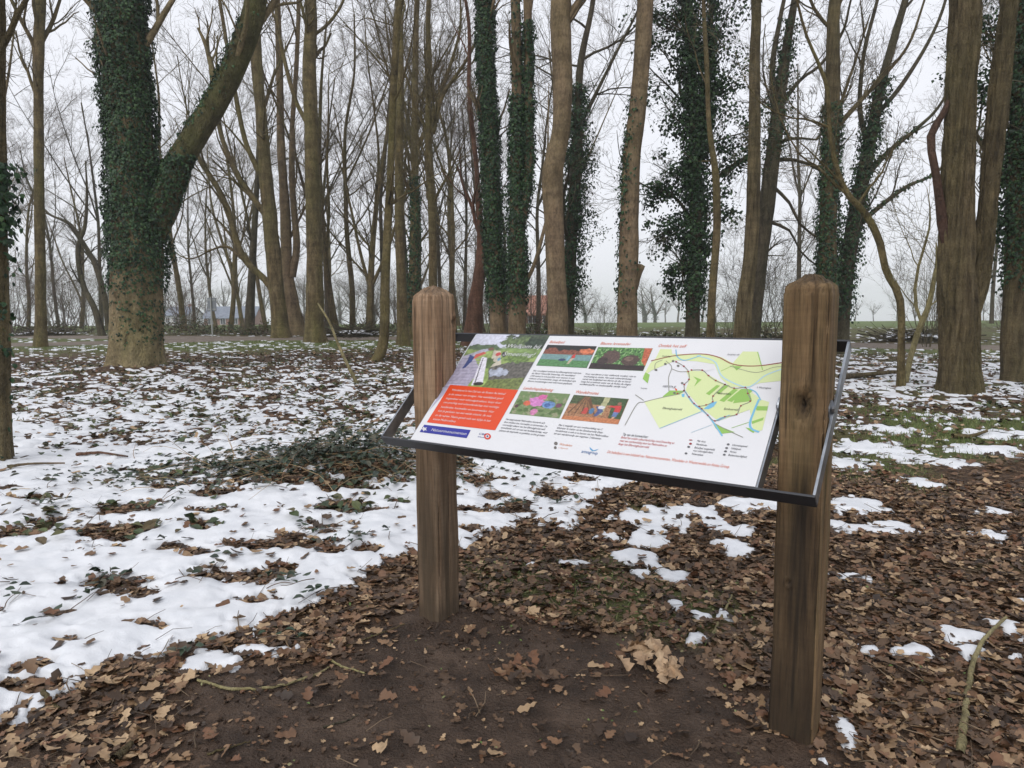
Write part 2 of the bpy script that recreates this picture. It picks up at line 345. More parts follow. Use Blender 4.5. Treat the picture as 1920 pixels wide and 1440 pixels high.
# ground
def ground_mat():
    m, nt, N, L, b = mat('forest_floor')
    g = N.new('ShaderNodeNewGeometry'); P = g.outputs['Position']
    at_ = N.new('ShaderNodeVertexColor'); at_.layer_name = 'zone'
    sp = N.new('ShaderNodeSeparateColor'); L.new(at_.outputs['Color'], sp.inputs[0])
    n1 = noise(N, L, P, 26, 6, .65); n2 = noise(N, L, P, 5, 5, .6); n3 = noise(N, L, P, 90, 3, .6)
    lit = ramp(N, [(.028, .018, .012), (.06, .036, .022), (.12, .07, .04), (.2, .125, .072)], [.3, .45, .58, .75]); L.new(n1.outputs['Fac'], lit.inputs['Fac'])
    mud = ramp(N, [(.03, .019, .013), (.066, .043, .030), (.115, .078, .056)], [.32, .5, .7]); L.new(n2.outputs['Fac'], mud.inputs['Fac'])
    gra = ramp(N, [(.05, .05, .022), (.085, .105, .03), (.12, .145, .045), (.15, .125, .07)], [.3, .45, .6, .78]); L.new(n1.outputs['Fac'], gra.inputs['Fac'])
    pat = ramp(N, [(.13, .10, .08), (.2, .165, .135), (.26, .22, .185)], [.3, .5, .75]); L.new(n2.outputs['Fac'], pat.inputs['Fac'])
    n4 = noise(N, L, P, .35, 5, .6)
    fie = ramp(N, [(.13, .125, .06), (.11, .16, .05), (.15, .21, .075)], [.35, .5, .65]); L.new(n4.outputs['Fac'], fie.inputs['Fac'])
    c = mix(N, L, sp.outputs[0], lit.outputs['Color'], mud.outputs['Color'])
    c = mix(N, L, sp.outputs[1], c, gra.outputs['Color'])
    c = mix(N, L, sp.outputs[2], c, pat.outputs['Color'])
    c = mix(N, L, at_.outputs['Alpha'], fie.outputs['Color'], c)
    L.new(c, b.inputs['Base Color'])
    rr = N.new('ShaderNodeMapRange'); rr.inputs[3].default_value = .85; rr.inputs[4].default_value = .55; L.new(sp.outputs[0], rr.inputs[0]); L.new(rr.outputs[0], b.inputs['Roughness'])
    b.inputs['Specular IOR Level'].default_value = .25
    ad = N.new('ShaderNodeMath'); ad.operation = 'ADD'; L.new(n1.outputs['Fac'], ad.inputs[0]); L.new(n3.outputs['Fac'], ad.inputs[1])
    bump(N, L, b, ad.outputs[0], .9, .03)
    return m
def snow_mat():
    m, nt, N, L, b = mat('old_snow')
    g = N.new('ShaderNodeNewGeometry'); P = g.outputs['Position']
    n1 = noise(N, L, P, 60, 4, .6); n2 = noise(N, L, P, 240, 2, .5); n3 = noise(N, L, P, 7, 4)
    r = ramp(N, [(.61, .63, .665), (.70, .715, .745)], [.35, .6]); L.new(n3.outputs['Fac'], r.inputs['Fac'])
    L.new(r.outputs['Color'], b.inputs['Base Color']); b.inputs['Roughness'].default_value = .55
    b.inputs['Specular IOR Level'].default_value = .3
    ad = N.new('ShaderNodeMath'); ad.operation = 'ADD'; L.new(n1.outputs['Fac'], ad.inputs[0]); L.new(n2.outputs['Fac'], ad.inputs[1])
    bump(N, L, b, ad.outputs[0], .35, .01)
    return m
M_GROUND = ground_mat(); M_SNOW = snow_mat()

# ------------------------------------------------------------------ ground sheet and snow layer
def polar(rs, ths):
    Rr, T = np.meshgrid(rs, ths, indexing='ij')
    return Rr * np.sin(T), Rr * np.cos(T)
def gridquads(n, m, wrap=False):
    i = np.arange(n - 1)[:, None]; j = np.arange(m if wrap else m - 1)[None, :]
    a = i * m + j; b_ = i * m + (j + 1) % m
    return np.stack([a, b_, b_ + m, a + m], -1).reshape(-1, 4)
fine = np.arange(-.86, .86, .0072); coarse = np.arange(.9, 2 * PI - .87, .12)
ths = np.concatenate([fine, coarse])
rs = np.concatenate([[.05, .3, .6], np.exp(np.arange(math.log(.9), math.log(45), .011)), np.exp(np.arange(math.log(46.5), math.log(1500), .085))])
X, Y = polar(rs, ths)
Z = gz(X, Y)
nr, nth = X.shape
pw = pathw(X, Y); gw = grassw(X, Y); mw = np.maximum(mudw(X, Y), .6 * sstep(-.1, .2, sdf(X, Y, TROD) + .2 * fbm(X * 3, Y * 3, 3)))
behind = Y > np.interp(X, PATH1[:, 0], PATH1[:, 1]) + 1.2
fld = sstep(30, 46, Y + 6 * fbm(X * .05, Y * .05, 2)) * behind
gw = np.where(behind, np.clip(.55 + .5 * fbm(X * .5, Y * .5, 3), 0, 1), gw)
V = np.stack([X, Y, Z], -1).reshape(-1, 3)
colr = np.stack([mw, gw * (1 - mw), pw, 1 - fld], -1).reshape(-1, 4)
q = gridquads(nr, nth, True)[:, ::-1]
me = mk_mesh('ground', V, [q], True, [M_GROUND], None, colr, 'zone')
GROUND = tag(link('ground', me), 'muddy forest floor under leaf litter with a gravel path beyond', None, None, 'structure')

def snow_sheet(rs, ths):
    X, Y = polar(rs, ths)
    S = snow(X, Y); Z = gz(X, Y) + snow_h(X, Y, S)
    n, m = X.shape
    keep = S > -.02
    kc = keep[:-1, :-1] | keep[1:, :-1] | keep[:-1, 1:] | keep[1:, 1:]
    q = gridquads(n, m).reshape(n - 1, m - 1, 4)[kc][:, ::-1]
    used = np.unique(q); rem = np.full(n * m, -1); rem[used] = np.arange(len(used))
    return np.stack([X, Y, Z], -1).reshape(-1, 3)[used], rem[q]
g = Geo()
v, f_ = snow_sheet(np.exp(np.arange(math.log(1.3), math.log(9), .0048)), np.arange(-.95, .95, .0038)); g.add(v, f_)
v, f_ = snow_sheet(np.exp(np.arange(math.log(9.02), math.log(46), .008)), np.arange(-.95, .95, .0048)); g.add(v, f_)
o = link('snow', g.mesh('snow', [M_SNOW], True)); tag(o, 'patchy melting snow lying over the leaf litter', 'snow', None, 'stuff')

# ------------------------------------------------------------------ leaf shapes and scattering
def oak_leaf(rng, curl, bend, n=7):
    t = np.linspace(0, 1, n); w = np.array([.05, .20, .13, .34, .2, .30, 0.04]) if n == 7 else np.array([.04, .3, .24, .34, .04])
    w = w * rng.uniform(.85, 1.15, n)
    y = t - .5
    mid = np.stack([.04 * np.sin(t * 3), y, bend * (t - .5) ** 2], -1)
    sides = []
    for s in (-1, 1):
        ww = w * rng.uniform(.85, 1.15, n)
        sides.append(np.stack([s * ww + mid[:, 0], y + .06, mid[:, 2] + curl * ww + rng.normal(0, .025, n)], -1))
    V = np.concatenate([mid, sides[0], sides[1]])
    T = []
    for i in range(n - 1):
        a, b_ = i, i + 1
        T += [(a, b_, n + b_), (a, n + b_, n + a), (a, 2 * n + a, 2 * n + b_), (a, 2 * n + b_, b_)]
    return V, np.array(T)
def ivy_leaf():
    V = np.array([(0, 0, .05), (0, -.45, 0), (.42, -.3, -.05), (.45, .1, -.06), (0, .6, -.08), (-.45, .1, -.06), (-.42, -.3, -.05)], float)
    return V, np.array([(0, 1, 2), (0, 2, 3), (0, 3, 4), (0, 4, 5), (0, 5, 6), (0, 6, 1)])
def ovate_leaf(fold=.12):
    V = np.array([(0, -.5, 0), (.26, -.2, fold), (.3, .1, fold), (0, .55, -.06), (-.3, .1, fold), (-.26, -.2, fold), (0, .0, 0)], float)
    return V, np.array([(0, 1, 6), (1, 2, 6), (2, 3, 6), (3, 4, 6), (4, 5, 6), (5, 0, 6)])
def blade():
    V = np.array([(-.05, 0, 0), (.05, 0, 0), (-.04, .08, .5), (.04, .08, .5), (0, .3, 1)], float)
    return V, np.array([(0, 1, 3), (0, 3, 2), (2, 3, 4)])
def basis(nrm, yaw):
    nrm = norm(nrm); ref = np.where(np.abs(nrm[:, 2:3]) > .9, [[1., 0, 0]], [[0, 0, 1.]])
    a = norm(np.cross(ref, nrm)); b_ = np.cross(nrm, a)
    c, s = np.cos(yaw)[:, None], np.sin(yaw)[:, None]
    x = a * c + b_ * s; y = np.cross(nrm, x)
    return np.stack([x, y, nrm], -1)
def scatter(tmpl, pos, R, sc):
    V, T = tmpl; sc = np.asarray(sc)
    if sc.ndim == 1: sc = sc[:, None]
    P = np.einsum('nij,nvj->nvi', R, V[None] * sc[:, None, :]) + pos[:, None]
    Fs = T[None] + (np.arange(len(pos)) * len(V))[:, None, None]
    return P.reshape(-1, 3), Fs.reshape(-1, 3)
def flatnormals(rng, n, tilt):
    a = rng.uniform(0, 2 * PI, n); t = np.abs(rng.normal(0, tilt, n))
    return np.stack([np.sin(t) * np.cos(a), np.sin(t) * np.sin(a), np.cos(t)], -1)

rl = np.random.default_rng(21)
OAK = [oak_leaf(rl, c, b_) for c, b_ in ((.05, .1), (.25, .2), (-.2, .25), (.35, -.2), (.1, .4), (-.15, -.3), (.6, .3), (.2, .7))]
OAKS = [oak_leaf(rl, c, b_, 5) for c, b_ in ((.1, .1), (.35, .2), (-.25, .2), (.2, .5))]
def sample_wedge(rng, n, r0, r1, th=.72, p=2.0):
    """points spread evenly over a wedge of ground in front of the camera (p=2) or denser near (p<2)"""
    u = rng.random(n); r = (r0 ** p + u * (r1 ** p - r0 ** p)) ** (1 / p); t = rng.uniform(-th, th, n)
    return r * np.sin(t), r * np.cos(t)
PLX, PRX = (-.342, 3.078), (.937, 2.187)
M_SOIL = leaf_mat('dark_soil', [(.02, .012, .008), (.04, .025, .017), (.07, .047, .033)], rough=.9, spec=.2)
PILES = [at(1205, 1262), at(1265, 1285), at(980, 1270)]
def litter_keep(rng, x, y):
    S = snow(x, y); m = mudw(x, y); p = pathw(x, y)
    dens = np.where(S > .05, .018 + .035 * (fbm(x * 2.5 + 9, y * 2.5, 2) > .3), 1.0)
    dens = np.where((S > -.25) & (S <= .05), 1.0, dens)
    dens = dens * (1 - .93 * sstep(.3, .9, m)) * (1 - .97 * p)
    dens = dens * (1 - .55 * grassw(x, y)) * (1 - .5 * sstep(-.1, .2, sdf(x, y, TROD)))
    return rng.random(len(x)) < dens
# near leaves: the largest 300 are separate leaves, the rest one mass
x, y = sample_wedge(rl, 44000, 1.75, 6.5, .74, 1.55); k = litter_keep(rl, x, y); x, y = x[k], y[k]
size = .022 + .058 * rl.random(len(x)) ** 1.6; r = np.hypot(x, y)
infr = (np.abs(x) < .70 * y) & (CAMH / y < .62)
order = np.argsort(np.where(infr, -size / r, 0)); big = order[:285]; rest = order[285:]
nrm = flatnormals(rl, len(x), .38); yaw = rl.uniform(0, 2 * PI, len(x)); zz = top(x, y) + .004 + rl.uniform(0, .014, len(x))
Rm = basis(nrm, yaw); kind = rl.integers(0, len(OAK), len(x)); pos = np.stack([x, y, zz], -1)
leafmesh = [mk_mesh('oak_leaf', V, [T], True, [M_LEAF1]) for V, T in OAK]
for i in big:
    o = link('oak_leaf', leafmesh[kind[i]], GROUND)
    M = np.eye(4); M[:3, :3] = Rm[i] * size[i]; M[:3, 3] = pos[i]; o.matrix_world = Matrix(M.tolist())
g = Geo()
for kk in range(len(OAK)):
    s = rest[kind[rest] == kk]; s1 = s[r[s] < 3.1]; s2 = s[r[s] >= 3.1]
    g.add(*scatter(OAK[kk], pos[s1], Rm[s1], size[s1])); g.add(*scatter(OAKS[kk % 4], pos[s2], Rm[s2], size[s2]))
# farther leaves
x, y = sample_wedge(rl, 21000, 6.3, 22, .72, 1.25); k = litter_keep(rl, x, y); x, y = x[k], y[k]
pos = np.stack([x, y, top(x, y) + .006 + rl.uniform(0, .02, len(x))], -1); Rm = basis(flatnormals(rl, len(x), .35), rl.uniform(0, 6.28, len(x)))
sz = rl.uniform(.05, .10, len(x)); kd = rl.integers(0, 4, len(x))
for kk in range(4): g.add(*scatter(OAKS[kk], pos[kd == kk], Rm[kd == kk], sz[kd == kk]))
# crumbs of broken leaf on the trodden mud
x, y = sample_wedge(rl, 3600, 1.7, 4.2, .7, 1.6); pos = np.stack([x, y, gz(x, y) + .003], -1)
kp = snow(x, y) < 0; x, y, pos = x[kp], y[kp], pos[kp]
g.add(*scatter(OAKS[1], pos, basis(flatnormals(rl, len(x), .3), rl.uniform(0, 6.28, len(x))), rl.uniform(.008, .026, len(x))))
for sg3 in (-1, 1):       # the floor goes on to either side
    x, y = sample_wedge(rl, 4200, 1.4, 9, .17, 1.6); a3 = sg3 * .9; x, y = x * math.cos(a3) + y * math.sin(a3), -x * math.sin(a3) + y * math.cos(a3); k = litter_keep(rl, x, y); x, y = x[k], y[k]
    pos = np.stack([x, y, top(x, y) + .006 + rl.uniform(0, .02, len(x))], -1); g.add(*scatter(OAKS[sg3], pos, basis(flatnormals(rl, len(x), .35), rl.uniform(0, 6.28, len(x))), rl.uniform(.035, .095, len(x))))
x, y = sample_wedge(rl, 9000, 1.75, 9, .72, 1.5); kp = (snow(x, y) < .0) & (mudw(x, y) < .5) & (pathw(x, y) < .1); x, y = x[kp], y[kp]
pos = np.stack([x, y, gz(x, y) + rl.uniform(.006, .022, len(x))], -1); g.add(*scatter(OAKS[1], pos, basis(flatnormals(rl, len(x), .45), rl.uniform(0, 6.28, len(x))), rl.uniform(.012, .03, len(x))))
o = link('leaf_litter', g.mesh('leaf_litter', [M_LEAF], True)); tag(o, 'brown fallen oak leaves covering the forest floor', 'leaves', None, 'stuff')

# curled leaf piles on the mud
def pile(c, label, n, spread, mats, szr, seed, up=.8):
    rp = np.random.default_rng(seed)
    e = empty('leaf_pile', (c[0], c[1], float(gz(c[0], c[1])))); tag(e, label, 'leaf pile')
    for i in range(n):
        V, T = oak_leaf(rp, rp.uniform(.3, .9) * rp.choice([-1, 1]), rp.uniform(-.8, .9))
        s = rp.uniform(*szr)
        me = mk_mesh('oak_leaf', V * s, [T], True, [mats])
        o = link('oak_leaf', me, e)
        a = rp.uniform(0, 6.28); rr = spread * math.sqrt(rp.random())
        nr_ = flatnormals(rp, 1, up); R3 = basis(nr_, rp.uniform(0, 6.28, 1))[0]
        M = np.eye(4); M[:3, :3] = R3; M[:3, 3] = (rr * math.cos(a) * 1.25, rr * math.sin(a), .02 + .035 * rp.random())
        o.matrix_local = Matrix(M.tolist())
    return e
pile(at(1205, 1245), 'larger clump of pale curled oak leaves on the mud', 15, .085, M_PALE, (.07, .10), 3)
pile(at(1262, 1278), 'smaller clump of pale curled oak leaves beside the larger clump', 9, .055, M_PALE, (.06, .085), 4)
pile(at(980, 1272), 'flattened muddy clump of brown leaves trodden into the mud', 12, .10, M_LEAF1, (.06, .09), 5, .35)

# crumbs of dug soil round the posts and along the trodden edge
n = 5200; x, y = sample_wedge(rl, n, 1.75, 4.0, .66, 1.6); sd_ = sdf(x, y, MUD); dp_ = np.minimum(np.hypot(x - PLX[0], y - PLX[1]), np.hypot(x - PRX[0], y - PRX[1]))
kp = (snow(x, y) < -.1) & (rl.random(n) < np.where(dp_ < .32, .9, np.where(np.abs(sd_ - .1) < .28, .55, .06)) * (fbm(x * 3, y * 3, 2) > -.2)) & (dp_ > .1); x, y = x[kp], y[kp]
OCT = (np.array([(1, 0, 0), (-1, 0, 0), (0, 1, 0), (0, -1, 0), (0, 0, .8), (0, 0, -.8)], float), np.array([(0, 2, 4), (2, 1, 4), (1, 3, 4), (3, 0, 4), (2, 0, 5), (1, 2, 5), (3, 1, 5), (0, 3, 5)]))
v3, f3 = scatter(OCT, np.stack([x, y, gz(x, y) + .003], -1), basis(flatnormals(rl, len(x), .8), rl.uniform(0, 6.28, len(x))), np.stack([.003 + .013 * rl.random(len(x)) ** 2.5 for _ in range(3)], -1))
o = link('soil_crumbs', mk_mesh('soil_crumbs', v3, [f3], True, [M_SOIL])); tag(o, 'dark soil crumbs scattered round the posts and trodden edge', 'soil', None, 'stuff')
# bits of twig and straw between the leaves
n = 3800; x, y = sample_wedge(rl, n, 1.75, 8, .72, 1.5); kp = (snow(x, y) < .2) & (pathw(x, y) < .1) & (rl.random(n) < 1 - .85 * mudw(x, y)); x, y = x[kp], y[kp]; n = len(x); a = rl.uniform(0, 6.28, n); L_ = rl.uniform(.03, .16, n)
P = np.stack([np.stack([x + np.cos(a) * L_ * t + .01 * rl.normal(size=n) * t, y + np.sin(a) * L_ * t, top(x + np.cos(a) * L_ * t, y + np.sin(a) * L_ * t) + .012 + .02 * rl.random(n) * t], -1) for t in (0, .5, 1)], 1)
vt = []; qn = 0
for side_r in (P,):
    S3 = 4; D_ = norm(P[:, -1] - P[:, 0]); a_ = norm(np.cross(D_, [[0, 0, 1.]])); b3 = np.cross(D_, a_); th3 = np.arange(S3) * 2 * PI / S3; rr3 = rl.uniform(.0009, .0032, n)
    V3 = P[:, :, None] + (a_[:, None, None] * np.cos(th3)[None, None, :, None] + b3[:, None, None] * np.sin(th3)[None, None, :, None]) * rr3[:, None, None, None] * np.array([1, .9, .6])[None, :, None, None]
    k3 = (np.arange(n) * 3 * S3)[:, None, None] + (np.arange(2) * S3)[None, :, None] + np.arange(S3)[None, None, :]; k4 = (np.arange(n) * 3 * S3)[:, None, None] + (np.arange(2) * S3)[None, :, None] + ((np.arange(S3) + 1) % S3)[None, None, :]
    q3 = np.stack([k3, k4, k4 + S3, k3 + S3], -1).reshape(-1, 4)
o = link('twig_litter', mk_mesh('twig_litter', V3.reshape(-1, 3), [q3], True, [M_BITS])); tag(o, 'thin bits of twig and straw strewn among the fallen leaves', 'twigs', None, 'stuff')
# small green seedlings at the edge of the mud
n = 5200; x, y = sample_wedge(rl, n, 2.0, 4.6, .6, 1.7); gm = sdf(x, y, GRASS_M); kp = (rl.random(n) < np.where(gm > -.12, .6, .05)) & (fbm(x * 4 + 2, y * 4, 2) > .0) & (snow(x, y) < 0); x, y = x[kp], y[kp]
pos = np.stack([x, y, gz(x, y) + rl.uniform(.012, .03, len(x))], -1); v3, f3 = scatter(ovate_leaf(), pos, basis(flatnormals(rl, len(x), .5), rl.uniform(0, 6.28, len(x))), rl.uniform(.008, .02, len(x)))
o = link('seedlings', mk_mesh('seedlings', v3, [f3], False, [M_GRASS])); tag(o, 'tiny green seedlings sprouting between leaves behind the mud', 'seedlings', None, 'stuff')

# grass
rg = np.random.default_rng(31); g = Geo(); BL = blade()
x, y = sample_wedge(rg, 60000, 2.4, 28, .72, 1.1); gwv = grassw(x, y); kp = (rg.random(len(x)) < gwv * .8) & (pathw(x, y) < .3) & (mudw(x, y) < .6) & (snow(x, y) < .5) & (fbm(x * 1.8, y * 1.8, 2) > -.25)
x, y = x[kp], y[kp]; xa, ya = sample_wedge(rg, 40000, 5, 10.5, .72, 2); kp = (rg.random(len(xa)) < grassw(xa, ya) * .95) & (xa > 1.5) & (snow(xa, ya) < .4); x = np.concatenate([x, xa[kp]]); y = np.concatenate([y, ya[kp]])
h = rg.uniform(.02, .06, len(x)) * np.interp(y, [3, 8, 26], [.75, 1, 1.5])
pos = np.stack([x, y, gz(x, y) - .004], -1)
g.add(*scatter(BL, pos, basis(flatnormals(rg, len(x), .35), rg.uniform(0, 6.28, len(x))), np.stack([h * np.interp(y, [3, 26], [1.3, 4]), h, h], -1)))
o = link('grass', g.mesh('grass', [M_GRASS])); tag(o, 'short green grass between the leaves and along the path', 'grass', None, 'stuff')
# ivy and bramble ground cover among the leaves farther back
x, y = sample_wedge(rg, 26000, 4.6, 21, .72, 1.1); S = snow(x, y)
dn = fbm(x * 1.1 + 3, y * 1.1, 3); kp = (dn > np.where(x / y < .1, -.05, .2)) & (pathw(x, y) < .1) & (grassw(x, y) < .6) & (rg.random(len(x)) < np.where(S > .2, np.where(y < 7, .12, .25), 1)) & ((y > 6) | (x < -.4))
x, y = x[kp], y[kp]; pos = np.stack([x, y, top(x, y) + rg.uniform(0, .05, len(x))], -1)
g = Geo(); g.add(*scatter(ovate_leaf(), pos, basis(flatnormals(rg, len(x), .45), rg.uniform(0, 6.28, len(x))), rg.uniform(.045, .10, len(x))))
o = link('ground_cover', g.mesh('ground_cover', [M_COVER])); tag(o, 'low bramble and ivy leaves creeping over the forest floor', 'ground cover', None, 'stuff')

# ------------------------------------------------------------------ tubes and branching
def tubes(P, R, S):
    """P (N,K,3), R (N,K) or (N,K,S)"""
    N_, K = P.shape[:2]
    D = norm(P[:, -1] - P[:, 0]); ref = np.where(np.abs(D[:, 2:3]) > .75, [[1., .1, 0]], [[0, 0, 1.]])
    a = norm(np.cross(D, ref)); b_ = np.cross(D, a)
    th = np.arange(S) * 2 * PI / S
    ring = a[:, None, :] * np.cos(th)[None, :, None] + b_[:, None, :] * np.sin(th)[None, :, None]
    if R.ndim == 2: R = R[:, :, None]
    V = P[:, :, None, :] + ring[:, None] * R[..., None]
    base = (np.arange(N_) * K * S)[:, None, None]; k = np.arange(K - 1)[None, :, None] * S; s = np.arange(S)[None, None, :]
    s2 = (s + 1) % S
    Q = np.stack([base + k + s, base + k + s2, base + k + S + s2, base + k + S + s], -1).reshape(-1, 4)
    return V.reshape(-1, 3), Q
def crom(P, n):
    """Catmull-Rom through rows of P, n samples"""
    P = np.asarray(P, float); E = np.vstack([2 * P[0] - P[1], P, 2 * P[-1] - P[-2]])
    t = np.linspace(0, len(P) - 1 - 1e-6, n); i = t.astype(int); f = (t - i)[:, None]
    p0, p1, p2, p3 = E[i], E[i + 1], E[i + 2], E[i + 3]
    return .5 * (2 * p1 + (p2 - p0) * f + (2 * p0 - 5 * p1 + 4 * p2 - p3) * f ** 2 + (3 * p1 - p0 - 3 * p2 + p3) * f ** 3)
def grow(rng, st, di, ln, K, wander, trop):
    P = np.zeros((len(st), K, 3)); P[:, 0] = st; d = norm(di)
    for k in range(1, K):
        d = norm(d + rng.normal(0, wander, d.shape) + np.array([0, 0, trop]))
        P[:, k] = P[:, k - 1] + d * (ln / (K - 1))[:, None]
    return P
def children(rng, P, R, nper, t0, ang, lenf, ln):
    N_, K = P.shape[:2]; n = N_ * nper
    pi = np.repeat(np.arange(N_), nper); t = rng.uniform(t0, .98, n) * (K - 1); i = np.minimum(t.astype(int), K - 2); f = (t - i)[:, None]
    st = P[pi, i] * (1 - f) + P[pi, i + 1] * f; pd = norm(P[pi, i + 1] - P[pi, i])
    rr = R[pi, i] * (1 - f[:, 0]) + R[pi, i + 1] * f[:, 0]
    perp = norm(np.cross(pd, rng.normal(size=(n, 3)))); a = rng.uniform(*ang, n)[:, None]
    di = pd * np.cos(a) + perp * np.sin(a)
    l = ln[pi] * rng.uniform(*lenf, n) * (1.15 - .5 * t / (K - 1))
    return st, di, l, rr
def branch_set(rng, geo, st, di, ln, r0, levels, wander=.12, trop=.05, twig=.004):
    """levels: list of (children per branch)"""
    K = 8; P = grow(rng, st, di, ln, K, wander, trop); R = r0[:, None] * np.linspace(1, .32, K)[None]
    geo.add(*tubes(P, R, 5), m=0)
    for li, nper in enumerate(levels):
        s2, d2, l2, rr = children(rng, P, R, nper, .18 if li else .12, (.35, .95), (.38, .7), ln)
        K2 = (7, 5, 3)[min(li, 2)]; r2 = np.clip(rr * rng.uniform(.4, .65, len(rr)), twig, None)
        P = grow(rng, s2, d2, l2, K2, wander * (1.3, 1.5, 1.7)[min(li, 2)], trop * (.8 if li else 1)); R = r2[:, None] * np.linspace(1, .4, K2)[None]
        geo.add(*tubes(P, R, (4, 3, 3)[min(li, 2)]), m=1 if li else 0); ln = l2
def trunk_geo(geo, P, R, seed, S=18, step=.22, flare=.35, rough=.06, m=0, furrow=0.0):
    """P (k,3), R (k)"""
    L_ = np.linalg.norm(np.diff(P, axis=0), axis=1).sum(); n = max(8, int(L_ / step))
    Q = crom(np.hstack([P, R[:, None]]), n); C, r_ = Q[:, :3], np.maximum(Q[:, 3], .004)
    th = np.arange(S) * 2 * PI / S; h = C[:, 2] - C[0, 2]
    nz = fbm(np.cos(th)[None] * 1.3 + seed * 7.1 + h[:, None] * .25, np.sin(th)[None] * 1.3 + h[:, None] * .9, 3)
    lobes = 1 + .5 * np.cos(5 * th[None] + seed) * 1 + .3 * np.cos(3 * th[None] + 2 * seed)
    nz2 = fbm(np.cos(th)[None] * 4 + seed * 3.3, np.sin(th)[None] * 4 + h[:, None] * .8, 2)
    RR = r_[:, None] * (1 + rough * (nz * 1.6 + .6 * nz2)) + (r_[0] * flare * np.exp(-np.maximum(h, 0) / .28))[:, None] * lobes * .8
    if furrow:
        arc = r_.mean() * 26; u_ = np.cos(th)[None] * arc + h[:, None] * .4; v_ = np.sin(th)[None] * arc + h[:, None] * 1.1
        rid = 1 - np.abs(perlin(u_ * .9 + seed, v_ * .9 + .35 * h[:, None])) * 2.2; RR = RR - furrow * np.clip(rid, 0, 1) ** 2 * 1.0 - furrow * .6 * np.clip(perlin(u_ * 2.3, v_ * 2.3 + h[:, None] * 3), 0, 1)
    vt, qt = tubes(C[None], RR[None], S); k0 = len(vt); tri = np.stack([k0 - S + np.arange(S), k0 - S + (np.arange(S) + 1) % S, np.full(S, k0)], -1)
    geo.add(np.vstack([vt, C[-1:] + norm(C[-1:] - C[-2:-1]) * r_[-1] * .25]), [qt, tri], m=m)
    return C, r_
def pxstem(pts, depth, ground_first=True, lean=0.0):
    P = []; R = []
    for i, (px, py, w) in enumerate(pts):
        dd = depth + lean * i
        p = atd(px, py, dd)
        if i == 0 and ground_first: p[2] = float(gz(p[0], p[1], False)) - .12
        P.append(p); R.append(w / 2 * dd / F)
    return np.array(P), np.array(R)
def extend(P, R, more=6.0, taper=.35, rng=None):
    d = norm(P[-1] - P[-2]); Q = [*P]; S = [*R]
    for k in range(1, 4):
        d = norm(d * .75 + np.array([0, 0, .45]) + (rng.normal(0, .1, 3) if rng is not None else 0))
        Q.append(Q[-1] + d * more / 3); S.append(R[-1] * (1 + (taper - 1) * k / 3))
    return np.array(Q), np.array(S)
def ivy_on(rng, C, r_, z0, z1, per_m, size, thick=.06, side=None, fuzz=.0):
    """leaves over a stem between heights z0 and z1"""
    n = int(per_m * max(z1 - z0, .1)); z = rng.uniform(z0, z1, n)
    keepn = fbm(z * 1.3 + 5, np.cos(z) * 2, 2)
    cx = np.interp(z, C[:, 2], C[:, 0]); cy = np.interp(z, C[:, 2], C[:, 1]); rr = np.interp(z, C[:, 2], r_)
    a = rng.uniform(0, 2 * PI, n)
    if side is not None: a = rng.normal(side, .7, n)
    out = np.stack([np.cos(a), np.sin(a), np.zeros(n)], -1)
    clump = .5 + .5 * fbm(a * 1.1 + 3, z * 1.6, 3)
    rad = rr + thick * np.abs(clump) * rng.uniform(.2, 1.3, n) + fuzz * rng.random(n) ** 2 * np.clip(clump + .2, 0, 1.2)
    # thinner cover towards the lower edge
    kp = (fbm(a * 1.5 + 11, z * 1.1 + 4, 3) > (-.75 if per_m > 1000 else -.45) + .0 * keepn) & (rng.random(n) < sstep(0, .9, z - z0 + .25 * fbm(a * 2, z * 3, 2)) * .9 + .1)
    pos = np.stack([cx, cy, z], -1) + out * rad[:, None]
    nr_ = norm(out + np.array([0, 0, .35]) + rng.normal(0, .42, (n, 3)))
    return pos[kp], nr_[kp], rng.uniform(.7, 1.25, kp.sum()) * size
IVYN = ivy_leaf()
IVYT = (np.array([(0, -.05, .06), (0, -.42, 0), (.46, -.12, -.06), (0, .6, -.08), (-.46, -.12, -.06)], float), np.array([(0, 1, 2), (0, 2, 3), (0, 3, 4), (0, 4, 1)]))
def ivy_clouds(rng, centres, n_each, rad, size):
    """loose leaf tufts standing off the stem"""
    c = np.repeat(np.asarray(centres), n_each, 0); d = rng.normal(size=c.shape); rr = np.repeat(rad, n_each)[:, None]
    sub = rng.normal(size=(len(centres), 9, 3)) * .36; pick = sub[np.repeat(np.arange(len(centres)), n_each), rng.integers(0, 9, len(c))]
    pos = c + pick * rr + d * rr * .2 * np.array([1, 1, .7])
    return pos, norm(d * .6 + np.array([0, 0, .5]) + rng.normal(0, .5, c.shape)), rng.uniform(.7, 1.25, len(c)) * size

